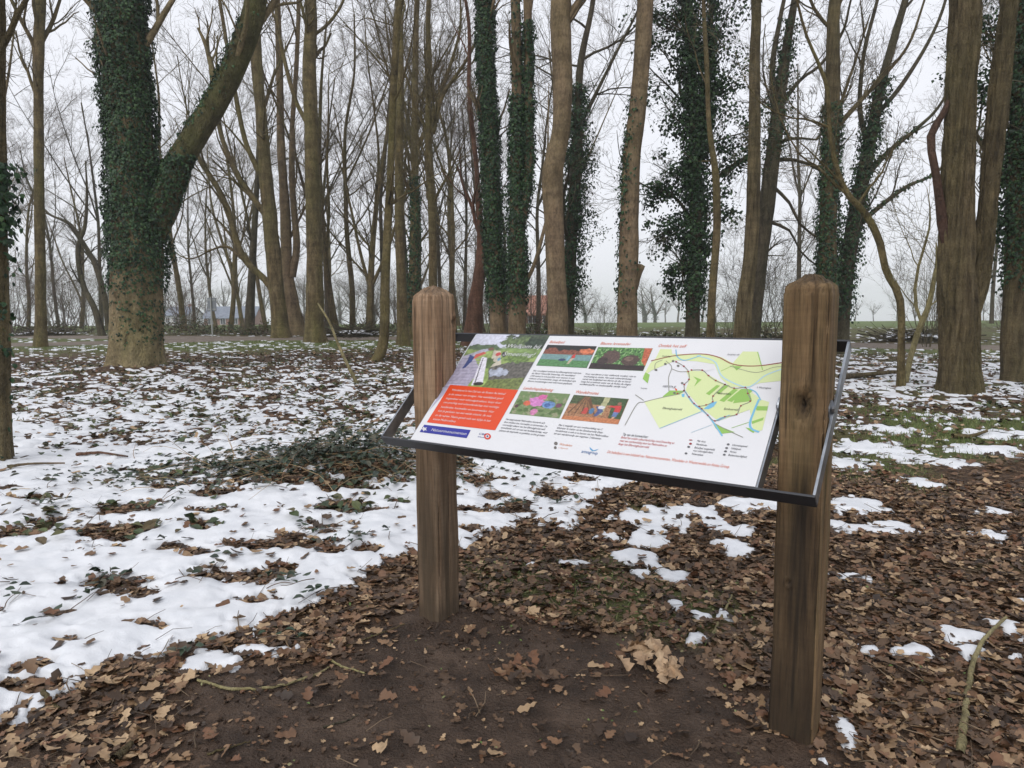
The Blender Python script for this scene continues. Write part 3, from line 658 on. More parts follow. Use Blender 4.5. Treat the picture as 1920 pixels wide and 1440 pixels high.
BUILT = []
def tree(label, stems, depth, bark_m, seed, group=None, branches=(14, 1.5, 4.5), levels=(6, 5, 4), z_from=2.5, ext=7.0, ivy=(), tufts=(), name='tree', lean=0.0,
         trop=.06, spread=(.35, .8), twigm=None, odd=None, furrow=0.0, flare=.35, rough=.06, droop=None, dir_bias=None, cat='tree', brad=.42):
    rng = np.random.default_rng(seed)
    P0, R0 = pxstem([q_ for q_ in stems[0] if not isinstance(q_, str)], depth, True, lean)
    base = P0[0].copy(); base[2] = float(gz(base[0], base[1]))
    e = empty(name, tuple(base)); tag(e, label, cat, group)
    gt = Geo(); curves = []
    for i, st in enumerate(stems):
        extn = ext
        if st and isinstance(st[0], str): extn = float(st[0]); st = st[1:]
        P, R = pxstem(st, depth + (0 if i == 0 else .0), i == 0, lean)
        if extn > 0: P, R = extend(P, R, extn, .3, rng)
        if odd and i == odd[0]:
            go_ = Geo(); cv_ = trunk_geo(go_, P, R, seed + i, S=30, flare=0, rough=.08)
            if len(odd) > 4: curves.append(cv_)
            go_.V = [v - base for v in go_.V]; link(odd[1], go_.mesh(odd[1], [odd[2]], True), e)['label'] = odd[3]
            continue
        C, r_ = trunk_geo(gt, P, R, seed + i, S=(100 if furrow else 20) if i == 0 else (60 if furrow else 14), step=.06 if furrow else .22, flare=flare if i == 0 else 0, rough=rough, furrow=furrow)
        curves.append((C, r_))
    gt.V = [v - base for v in gt.V]
    link('trunk', gt.mesh('trunk', [bark_m], True), e)
    # branches from all stems
    nb, l0, l1 = branches
    if nb:
        st, di, ln, rr = [], [], [], []
        for C, r_ in curves:
            h = C[:, 2] - base[2]; ok = np.where(h > z_from)[0]
            if len(ok) < 2: continue
            for _ in range(max(3, int(nb / len(curves)))):
                i = rng.choice(ok); tan = norm(C[min(i + 1, len(C) - 1)] - C[max(i - 1, 0)])
                a = rng.uniform(0, 2 * PI); out = np.array([math.cos(a), math.sin(a) * .8, 0])
                if dir_bias is not None: out = out + np.array(dir_bias)
                sp = rng.uniform(*spread); d = tan * math.cos(sp) + out * math.sin(sp) + np.array([0, 0, .15])
                if droop: d[2] -= droop * rng.random()
                st.append(C[i]); di.append(d); ln.append(rng.uniform(l0, l1)); rr.append(min(r_[i] * rng.uniform(brad * .6, brad * 1.3), .085))
        if tufts:
            for (px_, py_, dz_, w_) in tufts[0]:
                q0 = atd(px_, py_, depth + dz_); C, r_ = min(curves, key=lambda c_: np.linalg.norm(c_[0] - q0, axis=1).min()); i = int(np.argmin(np.linalg.norm(C - q0 + np.array([0, 0, .5]), axis=1)))
                st.append(C[i]); di.append(q0 - C[i] + np.array([0, 0, .1])); ln.append(1.25 * float(np.linalg.norm(q0 - C[i])) + .4); rr.append(.03)
        # the leader splits at its tip
        gb = Geo(); branch_set(rng, gb, np.array(st), np.array(di), np.array(ln), np.array(rr), levels, trop=trop)
        gb.V = [v - base for v in gb.V]
        link('crown', gb.mesh('crown', [bark_m, twigm or M_TWIG], True), e)
    A = []
    for si, py0, py1, per, size, thick, side, fuzz in ivy:
        C, r_ = curves[si]; z0 = atd(960, py0, depth)[2]; z1 = atd(960, py1, depth)[2]
        A.append(ivy_on(rng, C, r_, z0, z1, per, size, thick, side, fuzz))
    if tufts:
        cs, rd, n_each, size = tufts
        cw = np.array([atd(px, py, depth + dz) for px, py, dz, _ in cs]); A.append(ivy_clouds(rng, cw, n_each, np.array([w * depth / F for *_, w in cs]), size))
    if A:
        pos = np.concatenate([a[0] for a in A]); nr_ = np.concatenate([a[1] for a in A]); sz = np.concatenate([a[2] for a in A])
        v, f3 = scatter(IVYN if depth < 8 else IVYT, pos - base, basis(nr_, rng.uniform(-.6, .6, len(pos)) + PI), sz)
        link('ivy', mk_mesh('ivy', v, [f3], False, [M_IVY]), e)
    BUILT.append(e)
    return e

# ------------------------------------------------------------------ the trees one can tell apart (pixel traces: x, y, width)
D3 = float(TREE3[1])
tree('massive ivy-clad tree whose bare limb leans out to one side above the snow',
     [[(255, 700, 94), (256, 640, 92), (258, 560, 90), (258, 480, 88), (252, 350, 78), (240, 200, 72), (230, 80, 72), (228, -10, 68)],
      ['5', (268, 470, 50), (300, 395, 54), (332, 312, 47), (376, 236, 44), (420, 162, 42), (455, 85, 40), (476, 20, 38), (484, -40, 36)]],
     D3, B_TAN, 1, furrow=.012, odd=(1, 'limb', B_MOSS, 'dark mossy leaning limb', True), ivy=[(0, 550, -40, 3400, .065, .16, None, .12), (0, 600, 520, 420, .06, .05, None, .03), (0, 690, 560, 200, .055, .03, None, 0), (0, 690, 560, 260, .055, .03, -.4, 0), (1, 480, 290, 1500, .065, .08, None, .05), (1, 345, 30, 420, .06, .05, PI + .15, .1)],
     branches=(12, 1.5, 4), levels=(5, 4, 3), z_from=4.2, ext=6, flare=.28, rough=.05, name='ivy_tree')
tree('slim straight tree trunk standing alone beside the fork in the path', [[(76, 652, 22), (76, 560, 18), (74, 400, 17), (72, 200, 16), (72, 100, 18), (76, 0, 17)]], at(76, 650)[1], B_OLIVE, 2,
     branches=(10, 1.5, 4), levels=(5, 4, 3), z_from=3.5)
tree('slim ivy-collared trunk rising from the solid snow beside two lying branches', [[(-12, 868, 56), (-10, 760, 54), (-12, 600, 52), (-16, 430, 50), (-18, 200, 48), (-20, -10, 46)]], at(-12, 866)[1], B_OAK, 3, furrow=.01,
     ivy=[(0, 860, 520, 45, .05, .03, -.3, .05), (0, 520, 300, 420, .055, .1, -.3, .12)], branches=(8, .8, 2.4), levels=(5, 4, 3), z_from=2.6, ext=5, name='ivy_tree')
d4 = at(190, 618)[1]
tree('pair of thin dark stems curving up beyond the fork in the path', [['3', (192, 618, 13), (178, 580, 11), (158, 540, 10), (148, 500, 9), (147, 460, 8), (158, 430, 7)], ['3', (204, 618, 12), (196, 560, 11), (180, 500, 10), (160, 462, 8), (130, 420, 7), (90, 400, 5)]],
     min(d4, 32), B_DARK, 4, branches=(10, 1, 3), levels=(5, 4, 3), z_from=2.2, trop=-.01, spread=(.5, 1.1), flare=.15)
d6 = at(527, 633)[1]
tree('tall mossy tree with a low crooked limb sweeping out beside the path',
     [[(527, 635, 34), (520, 560, 28), (510, 450, 27), (498, 330, 24), (490, 220, 20), (480, 100, 20), (478, 0, 17)],
      ['2', (519, 560, 14), (500, 528, 13), (466, 495, 13), (446, 460, 12), (432, 410, 11), (412, 360, 10), (386, 318, 9), (372, 295, 7)],
      ['1.5', (466, 496, 8), (446, 478, 6), (425, 462, 5), (398, 468, 4), (365, 484, 3)],
      ['3', (503, 410, 13), (470, 365, 11), (440, 318, 10), (415, 255, 8), (402, 180, 7)],
      ['3', (490, 330, 12), (462, 270, 9), (446, 200, 8), (430, 110, 7), (415, 20, 6)]], d6, B_OLIVE, 6, branches=(26, 1.5, 4.5), levels=(6, 4, 3), z_from=3.5, ext=6)
tree('stout brown trunk splitting in two close behind the mossy tree', [[(556, 627, 38), (546, 560, 26), (538, 500, 20), (535, 400, 18), (527, 270, 14), (524, 120, 12), (520, 0, 10)], ['5', (546, 520, 16), (556, 460, 13), (548, 350, 11), (548, 240, 9), (556, 120, 8), (560, 0, 7)]],
     d6 + 2.2, B_BROWN, 7, branches=(16, 1.5, 4), levels=(6, 4, 3), z_from=3.5, ext=6)
d7 = at(590, 642)[1]
tree('straight olive trunk with a dark scar, growing from the snowy verge',
     [[(590, 645, 40), (590, 580, 34), (590, 480, 29), (586, 360, 26), (583, 220, 25), (580, 120, 24), (582, 0, 20)], ['3', (575, 230, 9), (555, 190, 8), (535, 120, 7), (520, 40, 6)], ['2', (588, 66, 7), (615, 45, 6), (640, 10, 5)]],
     d7, B_OLIVE, 8, branches=(14, 1.5, 4.5), levels=(6, 4, 3), z_from=3.8)
tree('distant dark trunk between the crooked limb and the mossy tree', [[(466, 617, 20), (470, 560, 15), (474, 480, 13), (480, 380, 10), (486, 250, 8)]], 33, B_DARK, 9, branches=(14, 1.2, 4), levels=(6, 4, 3), z_from=2.5)
d8 = at(705, 676)[1]
tree('slender tree with a bent elbow at its foot beside the bleached stake',
     [[(700, 682, 20), (716, 655, 20), (722, 610, 18), (722, 540, 17), (727, 430, 15), (733, 300, 13), (738, 160, 12), (746, 30, 13), (750, -10, 12)]], d8, B_OLIVE, 10, branches=(12, 1, 3.2), levels=(5, 4, 3), z_from=2.2, trop=-.02, spread=(.7, 1.2))
d9 = at(757, 648)[1]
tree('upright olive trunk close behind the weathered post', [[(757, 650, 26), (754, 580, 20), (750, 460, 17), (748, 320, 16), (750, 180, 14), (750, 60, 12), (746, 0, 11)]], d9, B_OLIVE, 11, branches=(12, 1, 3.5), levels=(6, 4, 3), z_from=2.6)
tree('trunk wrapped low in ivy standing behind the weathered post', [[(776, 628, 24), (775, 560, 21), (777, 450, 18), (778, 330, 14), (778, 200, 12), (780, 60, 10), (782, 0, 9)], ['4', (778, 290, 10), (795, 250, 8), (822, 190, 8), (845, 120, 6)]], 27, B_OLIVE, 12,
     ivy=[(0, 620, 330, 420, .085, .1, None, .1)], branches=(14, 1.2, 4), levels=(6, 4, 3), z_from=4, name='ivy_tree')
tree('dark straight trunk rising directly above the weathered post top', [[(812, 628, 20), (812, 520, 16), (810, 400, 14), (804, 280, 13), (803, 150, 10), (804, 0, 9)], ['4', (812, 250, 9), (830, 180, 7), (870, 120, 6), (900, 60, 5)]], 25, B_OLIVE, 13, branches=(14, 1.2, 4), levels=(6, 4, 3), z_from=3.5)
tree('reddish trunk leaning in beside the ivy column behind the board', [[(884, 628, 40), (892, 560, 27), (903, 480, 22), (900, 420, 12), (892, 300, 9), (880, 180, 8)]], 23, B_RED, 14, branches=(12, 1.2, 3.5), levels=(6, 4, 3), z_from=3)
tree('column-straight trunk sheathed in ivy above the end of the board', [[(938, 632, 34), (932, 570, 30), (926, 470, 29), (922, 350, 28), (916, 220, 27), (910, 100, 26), (908, 0, 24)]], 19, B_BROWN, 15,
     ivy=[(0, 590, -30, 1500, .075, .1, None, .1)], branches=(10, 1.2, 3.5), levels=(5, 4, 3), z_from=5, name='ivy_tree', flare=.2)
tree('twin-stemmed ivy tree with bare patches above the middle of the board',
     [[(968, 632, 34), (970, 580, 31), (970, 480, 30), (967, 350, 22), (970, 220, 20), (968, 80, 18), (966, 0, 17)], ['5', (976, 420, 20), (990, 330, 18), (990, 220, 17), (990, 100, 15), (988, 0, 14)], ['3', (980, 540, 10), (1000, 500, 8), (1015, 450, 7), (1030, 380, 5)]],
     18.2, B_BROWN, 16, ivy=[(0, 590, 180, 1100, .075, .09, None, .12), (1, 430, 40, 800, .07, .09, None, .08), (0, 200, 0, 160, .08, .07, None, .05)], branches=(10, 1.2, 3.5), levels=(5, 4, 3), z_from=5, name='ivy_tree', flare=.25)
tree('smooth grey-brown trunk with a kink and swollen burr behind the board',
     [[(1048, 640, 42), (1046, 590, 38), (1042, 500, 35), (1038, 400, 36), (1036, 330, 40), (1042, 290, 36), (1052, 240, 33), (1055, 160, 35), (1052, 80, 37), (1052, 0, 36)]], 16.5, B_BROWN, 17,
     branches=(7, 1.2, 3.2), levels=(5, 4, 3), z_from=6.5, flare=.2, rough=.035)
tree('shaggy ivy tree half hidden behind the kinked smooth trunk', [[(1064, 628, 24), (1068, 520, 22), (1074, 400, 22), (1082, 300, 20), (1084, 200, 15), (1090, 110, 12), (1112, 0, 9)], ['4', (1080, 250, 9), (1105, 200, 7), (1130, 150, 6), (1160, 90, 5)]], 22, B_DARK, 18,
     ivy=[(0, 600, 160, 900, .08, .2, None, .45)], tufts=([(1078, 400, 0, 60), (1085, 350, .2, 60), (1095, 300, 0, 50), (1075, 470, 0, 50), (1100, 420, 0, 40), (1078, 520, 0, 40)], None, 260, .07),
     branches=(22, 1.5, 4), levels=(6, 4, 3), z_from=2.6, spread=(.6, 1.2), trop=.0, droop=.5, name='ivy_tree')
tree('brown trunk with a sawn-off stub and ivy up one edge', [[(1174, 640, 42), (1176, 590, 37), (1178, 500, 36), (1180, 400, 34), (1184, 300, 32), (1196, 200, 31), (1204, 100, 30), (1210, 0, 28)], ['0', (1186, 540, 20), (1194, 515, 17), (1202, 497, 16)]], 17, B_BROWN, 19,
     ivy=[(0, 600, 180, 110, .07, .06, PI, .12), (0, 420, 250, 120, .07, .06, PI + .4, .1), (0, 560, 480, 25, .06, .05, -.2, .06)], branches=(7, 1.2, 3), levels=(5, 4, 3), z_from=6, flare=.25, rough=.05)
tree('bushy ivy-smothered tree bulging out above the map',
     [[(1298, 640, 28), (1300, 560, 25), (1305, 430, 24), (1302, 300, 20), (1298, 150, 17), (1290, 0, 14)], ['4', (1303, 330, 14), (1322, 230, 12), (1330, 120, 10), (1335, 0, 9)], ['2', (1300, 420, 8), (1275, 380, 6), (1250, 360, 5), (1232, 358, 4)]], 18.5, B_DARK, 20,
     ivy=[(0, 600, -20, 1100, .08, .22, None, .32), (1, 330, -20, 700, .08, .2, None, .3)],
     tufts=([(1255, 350, 0, 55), (1240, 360, .2, 45), (1270, 320, 0, 60), (1290, 250, 0, 80), (1260, 220, .3, 70), (1320, 200, 0, 80), (1245, 130, 0, 70), (1330, 120, 0, 80), (1290, 80, .3, 90), (1350, 60, 0, 70), (1250, 40, 0, 70),
             (1260, 430, 0, 60), (1245, 440, 0, 45), (1330, 330, 0, 60), (1350, 390, 0, 60), (1360, 300, 0, 50), (1275, 490, 0, 50), (1265, 530, 0, 40), (1320, 450, 0, 40), (1380, 250, 0, 50), (1370, 160, 0, 50), (1310, 20, 0, 90)], None, 430, .085),
     branches=(14, 1.2, 3.5), levels=(6, 4, 3), z_from=2.5, spread=(.6, 1.2), trop=.02, name='ivy_tree')
tree('thin pale trunk beside the bushy ivy tree', [[(1332, 640, 17), (1335, 560, 14), (1344, 430, 14), (1342, 330, 12), (1330, 240, 9), (1325, 120, 8)]], 17.5, B_OLIVE, 21, branches=(9, 1, 3), levels=(5, 4, 3), z_from=3)
tree('leaning mossy trunk that narrows toward the top, next to the dark forked tree', [[(1388, 640, 34), (1395, 580, 30), (1408, 470, 25), (1413, 350, 24), (1415, 220, 21), (1415, 100, 18), (1418, 0, 17)]], 16, B_OAK, 22, furrow=.009, branches=(7, 1, 3), levels=(5, 4, 3), z_from=6)
tree('dark forked tree with long twisting side branches behind the leaning trunk',
     [[(1405, 628, 32), (1420, 520, 30), (1438, 380, 28), (1452, 270, 26), (1462, 180, 20), (1478, 70, 15), (1490, 0, 12)], ['3', (1455, 250, 14), (1448, 130, 10), (1462, 40, 8), (1470, 0, 7)],
      ['1', (1460, 268, 9), (1490, 258, 7), (1530, 262, 5), (1545, 240, 4)], ['1', (1455, 300, 8), (1490, 300, 6), (1535, 318, 5), (1560, 360, 3)], ['1', (1450, 350, 7), (1480, 380, 6), (1500, 420, 5), (1540, 450, 3)], ['1', (1440, 415, 7), (1480, 432, 5), (1500, 470, 4), (1535, 500, 3)],
      ['2', (1462, 200, 9), (1500, 150, 7), (1540, 120, 6), (1580, 60, 5)], ['0.5', (1425, 290, 9), (1390, 300, 11), (1350, 330, 8)]], 19, B_DARK, 23,
     ivy=[(0, 330, 40, 520, .07, .15, None, .4)], branches=(26, 1, 3.2), levels=(6, 4, 3), z_from=2.5, spread=(.7, 1.3), trop=-.02, brad=.3)
tree('dark ivy-covered trunk rising behind the cracked post', [[(1548, 640, 36), (1550, 540, 34), (1552, 440, 31), (1556, 330, 30), (1560, 200, 27), (1562, 80, 22), (1566, 0, 20)], ['3', (1560, 250, 10), (1590, 215, 9), (1640, 160, 7), (1700, 90, 5)]], 17.5, B_OAK, 24,
     ivy=[(0, 600, 200, 800, .07, .09, None, .12)], branches=(10, 1, 3.5), levels=(6, 4, 3), z_from=4, name='ivy_tree')
tree('slanting ivy trunk with outflung ivy branches beside the cracked post',
     [[(1572, 640, 32), (1585, 520, 28), (1605, 400, 26), (1628, 280, 22), (1650, 170, 17), (1680, 60, 13), (1700, -10, 11)], ['3', (1590, 440, 11), (1640, 395, 9), (1700, 350, 7), (1745, 330, 5)], ['3', (1600, 360, 12), (1660, 290, 9), (1720, 240, 7), (1760, 200, 5)],
      ['3', (1640, 220, 10), (1690, 160, 8), (1740, 80, 6), (1770, 10, 5)], ['3', (1625, 270, 10), (1612, 200, 8), (1620, 100, 7), (1640, 20, 6)]], 18.5, B_DARK, 25,
     ivy=[(0, 620, 150, 700, .075, .12, None, .25), (1, 445, 330, 150, .08, .1, None, .12), (2, 360, 240, 150, .08, .1, None, .1)], branches=(26, 1.2, 4), levels=(6, 4, 3), z_from=2.6, spread=(.4, 1.0), dir_bias=(.5, 0, 0), name='ivy_tree')
d23 = at(1690, 724)[1]
tree('spindly crooked tree with a thin bent mossy stem near the broad tree',
     [[(1690, 728, 16), (1690, 650, 13), (1687, 560, 13), (1662, 510, 12), (1648, 450, 13), (1622, 400, 13), (1590, 365, 12), (1570, 320, 9), (1556, 250, 8), (1552, 170, 8), (1535, 120, 6), (1510, 60, 5)], ['2', (1590, 365, 7), (1560, 340, 5), (1530, 310, 4), (1500, 290, 3)], ['1.5', (1556, 240, 5), (1520, 225, 4), (1480, 220, 3)]],
     d23, B_OLIVE, 26, branches=(22, .6, 1.8), levels=(5, 4, 3), z_from=1.9, spread=(.6, 1.2), trop=.0, brad=.4, ext=2, flare=.2)
tree('pale yellowish sapling leaning from the foot of the crooked tree', [['0.6', (1697, 705, 10), (1712, 650, 10), (1730, 600, 11), (1742, 570, 9), (1752, 520, 8)], ['0.8', (1728, 605, 6), (1715, 560, 6), (1722, 500, 5), (1740, 440, 4)]],
     d23 + .6, B_YEL, 27, branches=(12, .5, 1.5), levels=(4, 3, 3), z_from=1.2, spread=(.5, 1.1), flare=.1)
d24 = at(1797, 737)[1]
tree('broad ridged double-stemmed tree carrying a peeled red broken branch',
     [[(1800, 742, 76), (1799, 680, 69), (1798, 600, 68), (1794, 500, 64), (1795, 400, 58), (1797, 300, 54), (1800, 200, 52), (1806, 90, 55), (1810, -10, 52)],
      ['4', (1818, 595, 34), (1834, 530, 35), (1846, 450, 35), (1855, 350, 34), (1866, 250, 36), (1876, 150, 35), (1886, 60, 32), (1895, -10, 30)],
      ['0', (1782, 455, 30), (1768, 415, 21), (1761, 370, 15), (1753, 310, 13), (1744, 268, 13), (1752, 240, 14), (1768, 215, 13), (1779, 190, 9), (1784, 172, 5)]],
     d24, B_OAK, 28, furrow=.034, odd=(2, 'broken_branch', B_PEEL, 'peeled reddish-brown broken branch'), branches=(6, .6, 1.6), levels=(4, 4, 3), z_from=3.4, ext=6, flare=.2, rough=.05)
tree('ivy-mantled trunk just beyond the broad double-stemmed tree', [[(1902, 720, 40), (1900, 640, 40), (1905, 520, 40), (1910, 380, 38), (1915, 200, 34), (1918, 0, 30)]], d24 + 1.6, B_OAK, 29,
     ivy=[(0, 560, -20, 1300, .065, .12, None, .35)], tufts=([(1870, 180, 0, 70), (1840, 60, .3, 60), (1880, 330, 0, 60), (1890, 420, 0, 60), (1850, 150, .2, 60), (1895, 250, 0, 80), (1880, 60, 0, 80)], None, 300, .06), branches=(8, .8, 2.5), levels=(5, 4, 3), z_from=3, name='ivy_tree')
# peeled red branch skin on the broken limb
# ------------------------------------------------------------------ background trees, copied from a few grown ones
def proto_tree(seed, H, r0, forks, nb, levels, twigm, barkm, l0=2.0, l1=5.0, z_from=.2, ivy=0):
    rng = np.random.default_rng(seed); gt = Geo(); curves = []
    K = 7; d = np.array([0, 0, 1.]); P = [np.array([0, 0, -.3])]
    for k in range(K - 1):
        d = norm(d + np.append(rng.normal(0, .07, 2), .1)); P.append(P[-1] + d * H / (K - 1))
    P = np.array(P); R = r0 * np.linspace(1, .22, K); curves.append(trunk_geo(gt, P, R, seed, S=9, step=.6, flare=.25))
    for j in range(forks):
        i = rng.integers(1, 4); a = rng.uniform(0, 6.28); d = norm(np.array([math.cos(a) * .6, math.sin(a) * .6, 1])); Q = [P[i] * 1.0]
        for k in range(5): d = norm(d + np.append(rng.normal(0, .08, 2), .12)); Q.append(Q[-1] + d * H * .13)
        curves.append(trunk_geo(gt, np.array(Q), R[i] * .6 * np.linspace(1, .25, 6), seed + j, S=7, step=.6, flare=0))
    st, di, ln, rr = [], [], [], []
    for C, r_ in curves:
        for _ in range(nb // len(curves)):
            i = rng.integers(int(len(C) * z_from), len(C)); a = rng.uniform(0, 6.28); sp = rng.uniform(.35, 1.0)
            di.append([math.cos(a) * math.sin(sp), math.sin(a) * math.sin(sp), math.cos(sp)]); st.append(C[i]); ln.append(rng.uniform(l0, l1)); rr.append(max(r_[i] * .42, .02))
    gb = Geo(); branch_set(rng, gb, np.array(st), np.array(di), np.array(ln), np.array(rr), levels, trop=.05, twig=.0045)
    tm = gt.mesh('trunk', [barkm], True); cm = gb.mesh('crown', [barkm, twigm], True); im = None
    if ivy:
        C, r_ = curves[0]; p_, n_, s_ = ivy_on(rng, C, r_, 0, H * .55, ivy, .16, .25, None, .7)
        v, f3 = scatter(IVYT, p_, basis(n_, rng.uniform(-.6, .6, len(p_)) + PI), s_); im = mk_mesh('ivy', v, [f3], False, [M_IVY])
    return tm, cm, im
def place(proto, x, y, s, rz, label, cat, group, name='bare_tree', sx=1.0):
    e = empty(name, (x, y, float(gz(x, y, False)) - .05), rz); e.scale = (s * sx, s * sx, s); tag(e, label, cat, group)
    link('trunk', proto[0], e); link('crown', proto[1], e)
    if proto[2]: link('ivy', proto[2], e)
    return e
PT = [proto_tree(101, 16, .2, 2, 24, (6, 5, 4), M_TWIG, B_OLIVE), proto_tree(102, 15, .16, 1, 24, (6, 5, 4), M_TWIG, B_OLIVE), proto_tree(103, 17, .2, 3, 26, (6, 5, 3), M_TWIG, B_OLIVE),
      proto_tree(104, 14, .14, 2, 26, (6, 5, 4), M_TWIG2, B_DARK, 1.6, 4), proto_tree(105, 13, .3, 2, 24, (6, 5, 4), M_TWIG, B_DARK, 2, 5, .3, 160)]
rb = np.random.default_rng(77)
spots = [(345, 40, 1), (430, 44, 0), (500, 42, 1), (612, 40, 3), (632, 33, 0), (660, 36, 1), (692, 31, 2), (715, 38, 3), (765, 38, 3), (795, 33, 1), (830, 37, 3),
         (852, 31, 1), (870, 38, 3), (905, 34, 3), (950, 38, 3), (1008, 30, 3), (1025, 42, 0), (1500, 38, 3), (1860, 50, 3), (1930, 30, 1), (1990, 28, 0), (20, 40, 3), (50, 46, 1), (110, 44, 3), (150, 52, 0), (190, 47, 3), (-40, 30, 1), (365, 56, 3), (405, 60, 0), (455, 52, 2), (540, 55, 3), (620, 58, 1), (700, 50, 3), (780, 54, 2), (860, 56, 0), (920, 50, 3), (1560, 62, 3), (-120, 34, 2), (2060, 26, 2), (300, 50, 3)]
NEAR = [(-10, 'ivy-collared trunk in the snow'), (76, 'slim straight trunk by the path fork'), (255, 'massive ivy-clad tree'), (395, 'road sign'), (490, 'mossy tree with the crooked limb'), (590, 'olive trunk with the dark scar'), (635, 'bleached stake'), (722, 'tree with the bent elbow'), (755, 'upright trunk by the weathered post'), (812, 'trunk rising above the weathered post'),
        (890, 'reddish leaning trunk'), (928, 'ivy column'), (975, 'twin-stemmed ivy tree'), (1045, 'kinked smooth trunk'), (1178, 'trunk with the sawn stub'), (1300, 'bushy ivy tree'), (1340, 'thin pale trunk'), (1410, 'leaning mossy trunk'), (1555, 'cracked post'), (1680, 'spindly crooked tree'), (1797, 'broad double-stemmed tree'), (1910, 'ivy-mantled trunk')]
def beside(px): return min(NEAR, key=lambda t: abs(t[0] - px))[1]
LOOK = ['two-forked olive', 'slender olive', 'many-stemmed olive', 'fine russet-twigged', 'ivy-skirted']
for i, (px, d, kx) in enumerate(spots):
    p = atd(px, 600, d); place(PT[kx], p[0], d, rb.uniform(.78, 1.1), rb.uniform(0, 6.28), '%s bare tree beyond the path behind the %s' % (LOOK[kx], beside(px)), 'tree', 'bare trees in the wood beyond the path')
# far treeline across the field
PF = [proto_tree(201, 12, .35, 3, 26, (6, 5, 3), M_TWIG2, B_DARK, 2.5, 5.5, .25), proto_tree(202, 13, .3, 2, 26, (6, 5, 3), M_TWIG, B_DARK, 2.5, 5, .3), proto_tree(203, 10, .35, 3, 26, (6, 4, 3), M_TWIG, B_DARK, 2.5, 5, .2, 150)]
n_far = 0
for px in np.arange(-160, 2120, 36):
    d = rb.uniform(170, 290); p = atd(px + rb.uniform(-12, 12), 600, d); kx = int(rb.choice([0, 0, 1, 1, 1, 2], 1)[0])
    gap = 1040 < px < 1160 or 1180 < px < 1270
    s = rb.uniform(.55, .8) if gap else rb.uniform(.6, 1.05)
    if px > 1550 : s *= .75
    s *= d / 150 * (.62 if px > 880 else .85)
    place(PF[kx], p[0], d, s, rb.uniform(0, 6.28), 'hazy bare tree in the row across the field', 'tree', 'far tree row across the field', sx=1.25)
for px, d, s in ((1228, 165, .88), (1098, 170, .8), (1210, 176, .86)):
    p = atd(px, 600, d); place(PF[2], p[0], d, s, 1.0, 'dark ivy-wrapped tree standing at the far field edge', 'tree', 'ivy-wrapped trees at the field edge', sx=1.3)
# leafless shrubs
def proto_shrub(seed, H, n, twigm):
    rng = np.random.default_rng(seed); gb = Geo(); a = rng.uniform(0, 6.28, n); t = rng.uniform(.05, .6, n)
    di = np.stack([np.cos(a) * np.sin(t), np.sin(a) * np.sin(t), np.cos(t)], -1); st = np.stack([np.cos(a), np.sin(a), np.full(n, -.3)], -1) * rng.uniform(.02, .3, (n, 1)); st[:, 2] = -.08
    branch_set(rng, gb, st, di, rng.uniform(.6, 1, n) * H, np.full(n, .014), (5, 5, 3), wander=.12, trop=.03, twig=.0035)
    return gb.mesh('stems', [twigm, twigm], True)
SH = [proto_shrub(301, 3.4, 12, M_TWIG), proto_shrub(302, 2.6, 16, M_TWIG2), proto_shrub(303, 4.5, 9, M_TWIG)]
for px, d, kx, s in [(1425, 21, 0, 1), (1460, 23, 2, .9), (1490, 22, 0, .8), (1740, 21, 2, .8), (1768, 24, 0, .8), (880, 31, 1, 1.0), (690, 32, 0, 1.0), (830, 30, 0, 1.1), (590, 33, 1, 1.2), (740, 33, 1, 1.2), (1010, 24, 1, 1), (1130, 23, 0, .5), (1360, 20, 0, .6),
                     (920, 29, 0, 1.1), (960, 31, 1, 1.2), (20, 38, 1, 1.6), (120, 40, 1, 1.6), (160, 36, 0, 1.2), (350, 42, 1, 1.4), (1900, 25, 1, .8)]:
    p = atd(px, 600, d); o = link('bare_shrub', SH[kx], None, (p[0], d, float(gz(p[0], d, False)))); o.scale = (s,) * 3; o.rotation_euler = (0, 0, rb.uniform(0, 6.28))
    tag(o, '%s leafless shrub near the path behind the %s' % (('bushy', 'low russet', 'tall open')[kx], beside(px)), 'shrub', 'leafless shrubs along the path')
# bramble thickets behind the path
def thicket(px, d, w, h, n, seed, label, depth=1.2):
    rng = np.random.default_rng(seed); c = atd(px, 600, d); zc = float(gz(c[0], d, False)); e = empty('bramble_thicket', (c[0], d, zc)); tag(e, label, 'thicket')
    u = rng.uniform(-1, 1, n); v = rng.uniform(-1, 1, n); top_ = h * np.sqrt(np.clip(1 - u ** 2 * .9, 0, 1)) * (.6 + .6 * fbm(u * w * 1.2 + seed, v * 2, 3) + .3)
    pos = np.stack([u * w, v * depth, top_ * np.sqrt(rng.random(n)) * np.clip(1 - .4 * v ** 2, .2, 1)], -1)
    vv, ff = scatter(ovate_leaf(), pos, basis(flatnormals(rng, n, .7), rng.uniform(0, 6.28, n)), rng.uniform(.07, .14, n))
    link('foliage', mk_mesh('foliage', vv, [ff], False, [M_COVER]), e)
    m = 60; a = rng.uniform(0, 6.28, m); st = np.stack([rng.uniform(-w, w, m), rng.uniform(-depth, depth, m), np.zeros(m)], -1); di = np.stack([np.cos(a) * .7, np.sin(a) * .5, np.full(m, .9)], -1)
    P = grow(rng, st, di, rng.uniform(.6, 1.5, m) * h, 6, .2, -.18); link('stems', mk_mesh('stems', *(lambda t: (t[0], [t[1]]))(tubes(P, np.full((m, 6), .008), 3)), True, [M_TWIG2]), e)
